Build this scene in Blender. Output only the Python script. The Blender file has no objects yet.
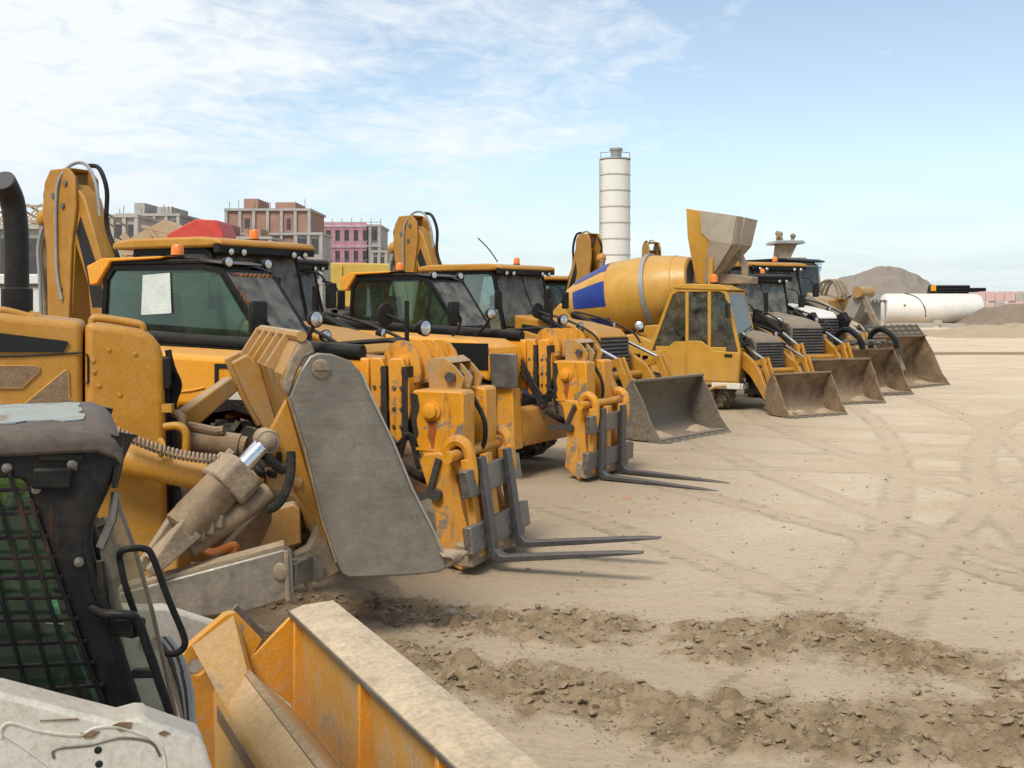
import bpy, bmesh, math, random
from mathutils import Vector, Matrix, noise

R = math.radians
random.seed(7)
scene = bpy.context.scene
COL = scene.collection
F, CX, HZ, CH = 1100.0, 512.0, 303.0, 2.2      # focal length in pixels, centre column, horizon row, eye height


def W(px, py, Y):                              # where the sight line of a photo point meets the depth Y
    return Vector(((px - CX) / F * Y, Y, CH - (py - HZ) / F * Y))


# ------------------------------------------------------------------ materials
def nd(nt, t, **kw):
    n = nt.nodes.new(t)
    for k, v in kw.items():
        setattr(n, k, v)
    return n


def math_node(nt, op, a, b=None, clamp=False):
    n = nd(nt, 'ShaderNodeMath', operation=op, use_clamp=clamp)
    for i, v in enumerate((a, b)):
        if v is None:
            continue
        if isinstance(v, (int, float)):
            n.inputs[i].default_value = v
        else:
            nt.links.new(v, n.inputs[i])
    return n.outputs[0]


def mix_col(nt, fac, a, b):
    n = nd(nt, 'ShaderNodeMix', data_type='RGBA')
    for s, v in ((n.inputs[0], fac), (n.inputs[6], a), (n.inputs[7], b)):
        if hasattr(v, 'links'):
            nt.links.new(v, s)
        elif isinstance(v, (int, float)):
            s.default_value = v
        else:
            s.default_value = (*v, 1)
    return n.outputs[2]


def noise_node(nt, vec, scale, detail=6, rough=.6, dist=0.0):
    n = nd(nt, 'ShaderNodeTexNoise')
    n.inputs['Scale'].default_value = scale
    n.inputs['Detail'].default_value = detail
    n.inputs['Roughness'].default_value = rough
    n.inputs['Distortion'].default_value = dist
    nt.links.new(vec, n.inputs['Vector'])
    return n.outputs['Fac']


def ramp(nt, fac, p0, p1):
    n = nd(nt, 'ShaderNodeMapRange')
    n.inputs[1].default_value = p0
    n.inputs[2].default_value = p1
    nt.links.new(fac, n.inputs[0])
    return n.outputs[0]


DUST = (.42, .32, .21)
RUST = (.16, .06, .025)


def mat(name, col, rough=.5, metal=0., dust=.35, wear=.0, wearcol=(.14, .12, .11), vary=.25, bump=.25, scale=3., dustcol=DUST, rust=0., smear=0., spec=.35, speck=.42, splash=.55, wscale=2.3, streak=0.):
    m = bpy.data.materials.new(name)
    m.use_nodes = True
    nt = m.node_tree
    L = nt.links
    b = nt.nodes['Principled BSDF']
    tc = nd(nt, 'ShaderNodeTexCoord')
    vec = tc.outputs['Object']
    n1 = noise_node(nt, vec, scale, 8, .65)
    n2 = noise_node(nt, vec, scale * 6, 6, .7)
    dark = tuple(c * (1 - vary) for c in col)
    c = mix_col(nt, ramp(nt, n1, .35, .65), dark, col)
    if speck:
        n5 = noise_node(nt, vec, scale * 22, 4, .75)
        c = mix_col(nt, math_node(nt, 'MULTIPLY', ramp(nt, n5, .45, .70), speck * 2, True), c, tuple(v * .62 for v in col))
    b.inputs['Specular IOR Level'].default_value = spec
    n8 = noise_node(nt, vec, .9, 5, .6, .5)
    lum = sum(col) / 3
    c = mix_col(nt, math_node(nt, 'MULTIPLY', ramp(nt, n8, .45, .68), .22), c, tuple(min(.85, v * .85 + lum * .28) for v in col))
    if rust:                                     # long rusty runs and blotches
        mp = nd(nt, 'ShaderNodeMapping')
        mp.inputs['Scale'].default_value = (7, 7, 1.3)
        L.new(vec, mp.inputs[0])
        n4 = noise_node(nt, mp.outputs[0], 1.6, 6, .7)
        c = mix_col(nt, math_node(nt, 'MULTIPLY', ramp(nt, n4, .58, .72), rust, True), c, RUST)
    if wear:                                     # scuffed bare patches with ragged edges
        n3 = noise_node(nt, vec, scale * wscale, 10, .75, .6)
        c = mix_col(nt, ramp(nt, n3, .70 - wear * .22, .73 - wear * .2), c, wearcol)
    if streak:
        mp2 = nd(nt, 'ShaderNodeMapping')
        mp2.inputs['Rotation'].default_value = (R(8), R(34), 0)
        mp2.inputs['Scale'].default_value = (3.0, 6, 22)
        L.new(vec, mp2.inputs[0])
        n6 = noise_node(nt, mp2.outputs[0], 1.4, 8, .7, .3)
        c = mix_col(nt, math_node(nt, 'MULTIPLY', ramp(nt, n6, .35, .68), streak), c, tuple(min(1, v * 1.6) for v in col))
        c = mix_col(nt, math_node(nt, 'MULTIPLY', ramp(nt, n6, .70, .74), streak), c, (.5, .47, .42))
    geo = nd(nt, 'ShaderNodeNewGeometry')
    sx = nd(nt, 'ShaderNodeSeparateXYZ')
    L.new(geo.outputs['Normal'], sx.inputs[0])
    up = ramp(nt, sx.outputs[2], .25, .95)
    d1 = math_node(nt, 'MULTIPLY', math_node(nt, 'MULTIPLY', up, ramp(nt, n2, .2 if dust < .5 else .08, .6 if dust < .5 else .46)), min(1, dust * 1.5))
    d2 = math_node(nt, 'MULTIPLY', math_node(nt, 'MULTIPLY', ramp(nt, n1, .46 if dust < .5 else .40, .64), ramp(nt, n2, .34, .58) if dust < .5 else ramp(nt, n2, .2, .5)), min(1, dust * .95 + smear))
    d3 = math_node(nt, 'MULTIPLY', ramp(nt, n2, .5, .72), dust * .5)
    df = math_node(nt, 'MAXIMUM', math_node(nt, 'MAXIMUM', d1, d2), d3, True)
    if splash:
        sz = nd(nt, 'ShaderNodeSeparateXYZ')
        L.new(vec, sz.inputs[0])
        lowz = math_node(nt, 'SUBTRACT', 1., ramp(nt, math_node(nt, 'ADD', sz.outputs[2], math_node(nt, 'MULTIPLY', n1, 1.1)), .75, 1.65), True)
        d4 = math_node(nt, 'MULTIPLY', math_node(nt, 'MULTIPLY', lowz, ramp(nt, n2, .36, .60)), splash)
        df = math_node(nt, 'MAXIMUM', df, d4, True)
    n7 = noise_node(nt, vec, 38, 5, .75)
    dc = mix_col(nt, ramp(nt, math_node(nt, 'ADD', math_node(nt, 'MULTIPLY', n7, .55), math_node(nt, 'MULTIPLY', n1, .45)), .42, .62), dustcol, tuple(v * .60 for v in dustcol))
    c = mix_col(nt, df, c, dc)
    L.new(c, b.inputs['Base Color'])
    rr = math_node(nt, 'ADD', math_node(nt, 'MULTIPLY', df, .9 - rough), rough, True)
    rr = math_node(nt, 'ADD', rr, math_node(nt, 'MULTIPLY', math_node(nt, 'SUBTRACT', n2, .5), .25), True)
    L.new(rr, b.inputs['Roughness'])
    if metal:
        L.new(math_node(nt, 'MULTIPLY', math_node(nt, 'SUBTRACT', 1., df, True), metal), b.inputs['Metallic'])
    bp = nd(nt, 'ShaderNodeBump')
    bp.inputs['Strength'].default_value = bump
    bp.inputs['Distance'].default_value = .01
    L.new(n2, bp.inputs['Height'])
    L.new(bp.outputs[0], b.inputs['Normal'])
    return m


def glass(name, tint, dusty=.12, gloss=.9):
    m = bpy.data.materials.new(name)
    m.use_nodes = True
    nt = m.node_tree
    L = nt.links
    nt.nodes.remove(nt.nodes['Principled BSDF'])
    tr = nd(nt, 'ShaderNodeBsdfTransparent')
    tr.inputs[0].default_value = (*tint, 1)
    gl = nd(nt, 'ShaderNodeBsdfGlossy')
    gl.inputs['Roughness'].default_value = .03
    gl.inputs[0].default_value = (gloss, gloss, gloss, 1)
    fr = nd(nt, 'ShaderNodeFresnel')
    fr.inputs[0].default_value = 1.48
    mx = nd(nt, 'ShaderNodeMixShader')
    L.new(fr.outputs[0], mx.inputs[0])
    L.new(tr.outputs[0], mx.inputs[1])
    L.new(gl.outputs[0], mx.inputs[2])
    df = nd(nt, 'ShaderNodeBsdfDiffuse')
    df.inputs[0].default_value = (.5, .44, .34, 1)
    tc = nd(nt, 'ShaderNodeTexCoord')
    n1 = noise_node(nt, tc.outputs['Object'], 5, 8, .7)
    f = math_node(nt, 'MULTIPLY', ramp(nt, n1, .3, .75), dusty * 2, True)  # pale film: dust, and on the lightened panes painted-in brightness
    m2 = nd(nt, 'ShaderNodeMixShader')
    L.new(f, m2.inputs[0])
    L.new(mx.outputs[0], m2.inputs[1])
    L.new(df.outputs[0], m2.inputs[2])
    L.new(m2.outputs[0], nt.nodes['Material Output'].inputs[0])
    return m


M = {
    'ochre': mat('ochre paint', (.52, .235, .018), .42, dust=.22, wear=.12, rust=.25),
    'ochre_dusty': mat('dusty ochre paint', (.50, .24, .03), .5, dust=.75, wear=.2, rust=.3),
    'amber': mat('orange yellow paint', (.82, .335, .006), .38, dust=.24, wear=.22, rust=.35, vary=.12),
    'amber_dirty': mat('dirty orange yellow paint', (.76, .315, .010), .42, dust=.34, wear=.58, rust=.9, wearcol=(.20, .165, .125), wscale=1.1),
    'mixer': mat('faded yellow paint', (.58, .295, .030), .45, dust=.22, wear=.05, rust=.15),
    'drum': mat('drum yellow paint', (.60, .315, .045), .3, dust=.18, wear=.08, rust=.3),
    'lemon': mat('pale yellow paint', (.62, .42, .07), .5, dust=.3),
    'blue': mat('blue paint', (.010, .035, .24), .4, dust=.06, vary=.1),
    'roof_brown': mat('dust browned black roof', (.075, .058, .048), .5, spec=.25, dust=.35, wear=.3, wearcol=(.022, .021, .022), wscale=.8, rust=.4, splash=0, dustcol=(.26, .2, .15)),
    'black': mat('black paint', (.010, .011, .012), .42, spec=.14, dust=.06, splash=.2, wear=.06, wearcol=(.12, .1, .08)),
    'decal': mat('black decal', (.010, .010, .011), .5, dust=.0, bump=.0, vary=.1),
    'black_rust': mat('worn black paint', (.010, .011, .013), .34, spec=.13, dust=.06, splash=0., vary=.2, wear=.14, wearcol=(.07, .04, .028), rust=.3, speck=.2),
    'plastic': mat('black plastic', (.012, .012, .012), .5, dust=.06, spec=.22, splash=.2),
    'rubber': mat('tyre rubber', (.028, .027, .026), .8, spec=.15, dust=.4, bump=.4),
    'hose': mat('rubber hose', (.014, .014, .014), .6, dust=.15, spec=.18, splash=.3),
    'steel': mat('worn steel', (.20, .185, .165), .36, metal=.75, dust=.4, wear=.35, wearcol=(.10, .085, .07), bump=.25, dustcol=(.30, .235, .17)),
    'side_steel': mat('scoured steel', (.25, .222, .182), .36, metal=.5, dust=.42, wear=.2, wearcol=(.17, .135, .10), bump=.3, scale=1.5, dustcol=(.43, .345, .245), streak=.22, vary=.45),
    'fork': mat('fork steel', (.085, .085, .09), .4, metal=.5, dust=.2, wear=.25, wearcol=(.06, .045, .035), splash=.08),
    'bucket_dark': mat('scraped dark bucket steel', (.16, .135, .105), .42, metal=.4, dust=.5, wear=.3, wearcol=(.06, .05, .042), streak=.3, bump=.3, dustcol=(.30, .23, .16)),
    'bucket': mat('muddy bucket steel', (.17, .115, .07), .5, metal=.3, dust=.8, wear=.35, wearcol=(.09, .075, .06), smear=.25, bump=.5, dustcol=(.37, .26, .155)),
    'splash': mat('concrete splashed skin', (.42, .35, .26), .8, dust=.5, wear=.3, wearcol=(.3, .22, .13), rust=.3, dustcol=(.5, .43, .33)),
    'ochre_shaded': mat('shaded weathered ochre paint', (.43, .20, .02), .45, dust=.25, wear=.2, rust=.5),  # ochre copy darkened for the booms' shaded side, with wear and rust
    'slat': mat('shaded grille slat', (.09, .088, .085), .6, dust=.35),  # grey darkened to stand for the low light on the grilles
    'bucket_ochre': mat('muddy bucket paint', (.36, .22, .08), .55, dust=.7, wear=.5, wearcol=(.14, .11, .085), smear=.2, bump=.5, dustcol=(.38, .28, .18)),
    'mud': mat('dried mud steel', (.24, .185, .125), .75, dust=1., smear=.5, bump=.9, scale=5, dustcol=(.46, .34, .22)),
    'chrome': mat('chrome rod', (.75, .77, .8), .12, metal=1., dust=.03, bump=.02, vary=.05),
    'lens': mat('lamp lens', (.62, .63, .62), .12, metal=.7, dust=.15, bump=.02),
    'orange': mat('orange beacon', (.85, .22, .02), .2, dust=.05, bump=.02),
    'white': mat('dirty white paint', (.62, .58, .50), .45, dust=.35, wear=.16, wearcol=(.12, .08, .06), rust=.35, vary=.12),
    'clean_white': mat('white sheet metal', (.74, .72, .66), .5, dust=.16, rust=.25, vary=.08),
    'tank': mat('white tank paint', (.80, .77, .70), .6, dust=.25, rust=.2, vary=.08, scale=.7),
    'concrete': mat('raw concrete', (.45, .425, .385), .85, dust=.15, scale=.6),
    'brick': mat('red brick wall', (.42, .235, .17), .85, dust=.2, scale=.8),
    'pink': mat('pink insulation board', (.62, .285, .36), .8, dust=.1, scale=.5, vary=.2),
    'amber_clean': mat('orange paint', (.82, .335, .006), .4, dust=.2, wear=.1),
    'rust_run': mat('rust run', (.40, .105, .012), .7, dust=.1, rust=.9, vary=.5, scale=9),
    'grease': mat('black grease and grit', (.03, .024, .018), .7, dust=.35, bump=1., scale=9, dustcol=(.16, .12, .08)),
    'bright_steel': mat('rubbed steel edge', (.5, .48, .45), .3, metal=.8, dust=.2, bump=.1),
    'bare': mat('worn bare metal', (.27, .235, .19), .55, metal=.3, dust=.4, wear=.4, wearcol=(.45, .22, .03), wscale=2.5),
    'pale_arm': mat('bleached grey arm', (.42, .38, .32), .6, dust=.5, wear=.3, wearcol=(.2, .17, .13)),
    'hood_dark': mat('dust covered dark bonnet', (.06, .052, .045), .5, dust=.55, wear=.3, wearcol=(.3, .2, .06), dustcol=(.34, .27, .19)),
    'void': mat('dark opening', (.085, .085, .09), .9, dust=.1),  # dark tone for openings, lightened to paint in distance haze
    'wood': mat('raw timber', (.48, .34, .2), .8, dust=.2, scale=2),
    'red': mat('red sheet', (.62, .06, .04), .5, dust=.12),
    'grey': mat('grey galvanised metal', (.33, .34, .34), .5, metal=.3, dust=.3),
    'mound': mat('grey gravel heap', (.25, .21, .17), .95, dust=.25, bump=1., scale=.5, vary=.3, dustcol=(.33, .29, .25)),
    'soil': mat('dark soil heap', (.17, .13, .10), .95, dust=.3, bump=1., scale=.5),
    'sandheap': mat('sand heap', (.44, .335, .225), .95, dust=.5, bump=1., scale=.8, vary=.3),
    'green': mat('green interior', (.015, .17, .10), .5, dust=.08),
    'dark_green': mat('dark green paint', (.015, .05, .035), .5, dust=.1),
    'paleblue': mat('flaking pale blue paint', (.30, .385, .40), .6, dust=.35, wear=.75, wscale=1.2, wearcol=(.13, .085, .07)),
    'seat_green_lit': mat('green lit seat', (.11, .15, .13), .8, dust=.1),  # lit copy of the seat, green cab light put into its colour
    'seat': mat('black seat', (.02, .02, .022), .7, dust=.1),
    'mesh_brown': mat('brown engine mesh', (.25, .15, .075), .8, dust=.5, bump=1., scale=14),
    'bluemesh': mat('blue safety mesh', (.25, .5, .68), .6, dust=.1),
    'paper': mat('pale paper notice', (.62, .70, .66), .7, dust=.0),
    'glass': glass('green tinted glass', (.64, .86, .76), .035),
    'glass_clear': glass('dusty clear glass', (.72, .84, .82), .09),
    'glass_blue': glass('blue tinted glass', (.45, .66, .78), .10),
    'glass_mud': glass('mud smeared glass', (.70, .74, .68), .20),
    'glass_pale': glass('pale lightened glass', (.86, .92, .90), .12),  # pale film put in to stand for bright sky behind the panes
    'glass_lightened': glass('lightened pale windscreen', (.70, .82, .80), .22),  # pale film painted over the pane to stand in for its brightness
    'glass_green': glass('deep green glass', (.56, .78, .68), .05),
    'orange_litter': mat('orange scrap', (.55, .16, .05), .7, dust=.4),
}


# ------------------------------------------------------------------ mesh building
def inset(poly, d):
    n = len(poly)
    A = sum(poly[i][0] * poly[(i + 1) % n][1] - poly[(i + 1) % n][0] * poly[i][1] for i in range(n))
    s = 1 if A > 0 else -1
    dd = d if isinstance(d, (list, tuple)) else [d] * n
    lines = []
    for i in range(n):
        (x0, z0), (x1, z1) = poly[i], poly[(i + 1) % n]
        l = math.hypot(x1 - x0, z1 - z0)
        nx, nz = -(z1 - z0) / l * s, (x1 - x0) / l * s
        lines.append((x0 + nx * dd[i], z0 + nz * dd[i], x1 - x0, z1 - z0))
    out = []
    for i in range(n):
        ax, az, adx, adz = lines[i - 1]
        bx, bz, bdx, bdz = lines[i]
        den = adx * bdz - adz * bdx
        if abs(den) < 1e-9:
            out.append((bx, bz))
            continue
        t = ((bx - ax) * bdz - (bz - az) * bdx) / den
        out.append((ax + adx * t, az + adz * t))
    return out


def smooth_path(pts, k=5):
    P = [Vector(p) for p in pts]
    if len(P) < 3:
        return P
    out = []
    for i in range(len(P) - 1):
        a, b, c, d = P[max(i - 1, 0)], P[i], P[i + 1], P[min(i + 2, len(P) - 1)]
        for j in range(k):
            t = j / k
            out.append(.5 * ((2 * b) + (c - a) * t + (2 * a - 5 * b + 4 * c - d) * t * t + (3 * b - a - 3 * c + d) * t ** 3))
    out.append(P[-1])
    return out


class MB:
    def __init__(s):
        s.v, s.f = [], []

    def add(s, vs, fs):
        n = len(s.v)
        s.v += [Vector(v) for v in vs]
        s.f += [tuple(i + n for i in f) for f in fs]
        return s

    def loft(s, loops, caps=True):
        n = len(loops[0])
        vs = [p for l in loops for p in l]
        fs = []
        for k in range(len(loops) - 1):
            for i in range(n):
                j = (i + 1) % n
                fs.append((k * n + i, k * n + j, (k + 1) * n + j, (k + 1) * n + i))
        if caps:
            fs += [tuple(range(n))[::-1], tuple((len(loops) - 1) * n + i for i in range(n))]
        return s.add(vs, fs)

    def box(s, x0, x1, y0, y1, z0, z1):
        return s.prism([(x0, z0), (x1, z0), (x1, z1), (x0, z1)], y0, y1)

    def prism(s, poly, y0, y1, poly1=None):
        return s.loft([[(x, y0, z) for x, z in poly], [(x, y1, z) for x, z in (poly1 or poly)]])

    def ring(s, outer, inner, y0, y1):
        n = len(outer)
        vs = [(x, y, z) for y in (y0, y1) for p in (outer, inner) for x, z in p]
        fs = []
        for i in range(n):
            j = (i + 1) % n
            fs += [(i, j, n + j, n + i), (2 * n + i, 3 * n + i, 3 * n + j, 2 * n + j),
                   (i, 2 * n + i, 2 * n + j, j), (n + i, n + j, 3 * n + j, 3 * n + i)]
        return s.add(vs, fs)

    def plate(s, pts, th):
        P = [Vector(p) for p in pts]
        n = Vector()
        for i in range(len(P)):
            n += P[i].cross(P[(i + 1) % len(P)])
        n.normalize()
        return s.loft([[p - n * th / 2 for p in P], [p + n * th / 2 for p in P]])

    def bar(s, p0, p1, w, h, w1=None, h1=None, up=(0, 0, 1)):
        p0, p1 = Vector(p0), Vector(p1)
        d = (p1 - p0).normalized()
        u = Vector(up)
        if abs(d.dot(u)) > .97:
            u = Vector((1, 0, 0))
        a = d.cross(u).normalized()
        b = a.cross(d)
        w1, h1 = w1 or w, h1 or h
        return s.loft([[p + a * x * ww / 2 + b * z * hh / 2 for x, z in ((-1, -1), (1, -1), (1, 1), (-1, 1))] for p, ww, hh in ((p0, w, h), (p1, w1, h1))])

    def cyl(s, p0, p1, r, r1=None, n=18):
        p0, p1 = Vector(p0), Vector(p1)
        l = (p1 - p0).length
        return s.lathe([(0, r), (l, r if r1 is None else r1)], p0, p1 - p0, n)

    def lathe(s, prof, p0, ax, n=24, caps=True):
        ax = Vector(ax).normalized()
        u = Vector((0, 0, 1)) if abs(ax.z) < .9 else Vector((1, 0, 0))
        a = ax.cross(u).normalized()
        b = ax.cross(a)
        p0 = Vector(p0)
        return s.loft([[p0 + ax * t + (a * math.cos(2 * math.pi * i / n) + b * math.sin(2 * math.pi * i / n)) * max(r, 1e-4) for i in range(n)] for t, r in prof], caps)

    def ball(s, c, r, n=14, sc=(1, 1, 1)):
        k = len(s.v)
        s.lathe([(-r * math.cos(math.pi * i / 8), r * math.sin(math.pi * i / 8)) for i in range(9)], (0, 0, 0), (0, 0, 1), n)
        for i in range(k, len(s.v)):
            s.v[i] = Vector((s.v[i].x * sc[0], s.v[i].y * sc[1], s.v[i].z * sc[2])) + Vector(c)
        return s

    def tube(s, pts, r, n=8, k=5, closed=False):
        P = smooth_path(pts, k) if k > 1 else [Vector(p) for p in pts]
        loops, a = [], None
        for i, p in enumerate(P):
            d = (P[min(i + 1, len(P) - 1)] - P[max(i - 1, 0)]).normalized()
            if a is None:
                u = Vector((0, 0, 1)) if abs(d.z) < .9 else Vector((1, 0, 0))
                a = d.cross(u).normalized()
            a = (a - d * a.dot(d)).normalized()
            b = d.cross(a)
            loops.append([p + (a * math.cos(2 * math.pi * j / n) + b * math.sin(2 * math.pi * j / n)) * r for j in range(n)])
        return s.loft(loops)

    def xf(s, Mx):
        s.v = [Mx @ v for v in s.v]
        return s

    def build(s, name, m, parent=None, bevel=0., sharp=38, seg=2):
        me = bpy.data.meshes.new(name)
        me.from_pydata([tuple(v) for v in s.v], [], s.f)
        bm = bmesh.new()
        bm.from_mesh(me)
        bmesh.ops.recalc_face_normals(bm, faces=bm.faces)
        bm.to_mesh(me)
        bm.free()
        for p in me.polygons:
            p.use_smooth = True
        me.set_sharp_from_angle(angle=R(sharp))
        me.materials.append(M[m] if isinstance(m, str) else m)
        o = bpy.data.objects.new(name, me)
        COL.objects.link(o)
        if parent is not None:
            o.parent = parent
        if bevel:
            b = o.modifiers.new('Bevel', 'BEVEL')
            b.width, b.segments, b.limit_method, b.angle_limit = bevel, seg, 'ANGLE', R(45)
        return o


def tag(o, label=None, cat=None, group=None, kind=None):
    for k, v in (('label', label), ('category', cat), ('group', group), ('kind', kind)):
        if v:
            o[k] = v
    return o


def thing(name, label, cat, loc=(0, 0, 0), yaw=0., group=None, sc=1.):
    o = bpy.data.objects.new(name, None)
    COL.objects.link(o)
    o.location, o.rotation_euler = loc, (0, 0, R(yaw))
    o.scale = (sc, sc, sc)
    o.empty_display_size = .2
    return tag(o, label, cat, group)


# ------------------------------------------------------------------ shared machine parts
def wheel(root, x, y, R_, w, rim='ochre', lugs=16):
    m = MB()
    c = (x, y - w / 2, R_)
    ay = (0, 1, 0)
    m.lathe([(0, R_ * .56), (0.02, R_ * .8), (w * .1, R_ * .95), (w * .9, R_ * .95), (w - .02, R_ * .8), (w, R_ * .56)], c, ay, 40)
    for i in range(lugs):
        for sgn in (-1, 1):
            a0 = 2 * math.pi * (i + (.5 if sgn > 0 else 0)) / lugs
            a1 = a0 + .55 * 2 * math.pi / lugs * 1.3
            p = lambda a, t, r: Vector((x + math.cos(a) * r, y + t, R_ + math.sin(a) * r))
            for (t0, t1, b0, b1, r0, r1) in ((.03, w * .42, a0, a1, R_ * .975, R_ * .975), (w * .42, w * .5, a1, a1 + .05, R_ * .975, R_ * .86)):
                q0, q1 = p(b0, sgn * t0, r0), p(b1, sgn * t1, r1)
                m.bar(q0, q1, R_ * .085, R_ * .1, up=(math.cos(a0), 0, math.sin(a0)))
    t = m.build('wheel', 'rubber', root, 0)
    r = MB()
    out = -1 if y < 0 else 1
    yo = y + out * w * .5
    r.lathe([(0, R_ * .57), (-.03, R_ * .52), (-w * .25, R_ * .46), (-w * .28, R_ * .2), (-w * .12, R_ * .17), (-w * .10, .01)], (x, yo, R_), (0, out, 0), 24)
    for k in range(8):
        a = k * math.pi / 4
        bx, bz = x + math.cos(a) * R_ * .32, R_ + math.sin(a) * R_ * .32
        r.cyl((bx, yo - out * w * .28, bz), (bx, yo - out * w * .2, bz), R_ * .035, n=6)
    r.build('rim', rim, t, 0)
    return t


def lamp(root, p, d, r=.07, body='plastic'):
    p, d = Vector(p), Vector(d).normalized()
    b = MB().lathe([(-r * 1.1, r * .45), (-r * .7, r * .8), (0, r), (.015, r)], p, d, 18).build('headlight', body, root)
    MB().lathe([(.012, r * .9), (.022, r * .75), (.028, .005)], p, d, 18).build('lens', 'lens', b)
    return b


def beacon(root, p, r=.055, h=.13):
    b = MB().lathe([(0, r * 1.1), (.025, r * 1.1), (.03, r * .9)], p, (0, 0, 1), 16).build('beacon', 'plastic', root)
    MB().lathe([(.03, r), (h * .8, r * .92), (h * .95, r * .7), (h, .01)], p, (0, 0, 1), 16).build('lens', 'orange', b)


def cylinder(root, p0, p1, r, frac=.55, body='ochre', rod='chrome', name='hydraulic_cylinder'):
    p0, p1 = Vector(p0), Vector(p1)
    d = p1 - p0
    q = p0 + d * frac
    dn = d.normalized()
    b = MB().cyl(p0, q, r).lathe([(0, r * 1.18), (r * 1.1, r * 1.18)], q - dn * r, dn, 18)
    b.ball(p0, r * 1.15)
    o = b.build(name, body, root)
    c = MB().cyl(q, p1, r * .52, n=14)
    rd = c.build('rod', rod, o)
    MB().cyl(p1 - Vector((0, r * 1.1, 0)), p1 + Vector((0, r * 1.1, 0)), r * .95, n=14).build('rod_eye', body, rd) if False else None
    return o


def mirror(root, p, size=(.02, .17, .28), stalk=None, rnd=False):
    p = Vector(p)
    m = MB()
    if rnd:
        m.lathe([(-.03, .03), (-.02, size[1] * .5), (0, size[1] * .52), (.01, size[1] * .48)], p, (1, -.35, 0), 20)
    else:
        sx, sy, sz = size
        m.prism([(p.x - sx, p.z - sz * .5), (p.x + sx, p.z - sz * .5), (p.x + sx, p.z + sz * .5), (p.x - sx, p.z + sz * .5)], p.y - sy * .5, p.y + sy * .5)
    o = m.build('mirror', 'plastic', root, .02)
    if stalk:
        MB().tube([p] + [Vector(q) for q in stalk], .014, 8, 4).build('mirror_stalk', 'plastic', o)
    return o


def seat(root, x, y, z, m='seat', sc=1.):
    s = sc
    MB().prism([(x - .25 * s, z), (x + .25 * s, z), (x + .27 * s, z + .1 * s), (x - .15 * s, z + .13 * s), (x - .28 * s, z + .75 * s), (x - .38 * s, z + .72 * s)],
               y - .24 * s, y + .24 * s).build('seat', m, root, .04)


def cab(root, poly, kinds, y0, y1, fm='black', pm='ochre', gm='glass', w=.05, th=.045, mids=(), seatm='seat', interior=True, sill=0., lift=0.):
    """poly = side outline (x, z), starting rear bottom, forwards; kinds[i] = what closes edge i from side to side"""
    n = len(poly)
    dd = [w] * n
    if sill:
        dd[0] = sill
    inn = inset(poly, dd)
    m = MB()
    m.ring(poly, inn, y0, y0 + th).ring(poly, inn, y1 - th, y1)
    for (x, z) in inset(poly, w * .5):
        m.bar((x, y0 + th * .5, z), (x, y1 - th * .5, z), w * .9, w * .9)
    for x in mids:
        zs = []
        for i in range(n):
            (ax, az), (bx, bz) = inn[i], inn[(i + 1) % n]
            if (ax - x) * (bx - x) < 0:
                zs.append(az + (bz - az) * (x - ax) / (bx - ax))
        if len(zs) >= 2:
            for yy in (y0 + th / 2, y1 - th / 2):
                m.bar((x, yy, min(zs) - .01), (x, yy, max(zs) + .01), th * .9, w)
    fr = m.build('cab_frame', fm, root, .012)
    for yy in (y0 + th * .5, y1 - th * .5):
        MB().plate([(x, yy, z) for x, z in inn], .006).build('side_window', gm, root)
    for i, k in enumerate(kinds):
        (ax, az), (bx, bz) = inset(poly, .012)[i], inset(poly, .012)[(i + 1) % n]
        q = [(ax, y0 + th, az), (bx, y0 + th, bz), (bx, y1 - th, bz), (ax, y1 - th, az)]
        if k == 'front':
            MB().plate(q, .006).build('windscreen', 'glass_lightened' if gm in ('glass', 'glass_clear') else gm, root)
        elif k == 'rear':
            MB().plate(q, .006).build('rear_window', gm, root)
        elif k == 'panel':
            MB().plate(q, .02).build('cab_panel', pm, root)
    if interior:
        xs = [p[0] for p in poly]
        zs = [p[1] for p in poly]
        xm = (min(xs) + max(xs)) / 2
        zf = min(zs)
        zt = max(zs)
        seat(root, xm - .2, (y0 + y1) / 2, zf + (zt - zf) * .22 + lift, seatm)
        c = MB()
        xc, zc = max(xs) - .3, zf + (zt - zf) * .38 + lift
        c.prism([(xc - .02, zf + .05), (xc + .22, zf + .05), (xc + .12, zc + .05), (xc - .08, zc)], (y0 + y1) / 2 - .25, (y0 + y1) / 2 + .25)
        c.build('dashboard', 'plastic', root, .03)
        sw = MB()
        pc = Vector((xc - .16, (y0 + y1) / 2, zc + .12))
        ring = [pc + Vector((math.cos(a) * .05 * 1.2, math.sin(a) * .18, math.cos(a) * .16)) for a in [2 * math.pi * i / 16 for i in range(17)]]
        sw.tube(ring, .014, 6, 1).bar(pc, (xc, pc.y, zc - .05), .03, .03)
        sw.build('steering_wheel', 'plastic', root)
    return fr


def bolts(root, pts, d, r=.02, h=.02, m='steel', name='bolt'):
    for p in pts:
        MB().cyl(p, Vector(p) + Vector(d) * h, r, n=6).build(name, m, root)


def rotY(deg, c):
    c = Vector(c)
    return Matrix.Translation(c) @ Matrix.Rotation(R(deg), 4, 'Y') @ Matrix.Translation(-c)
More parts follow.
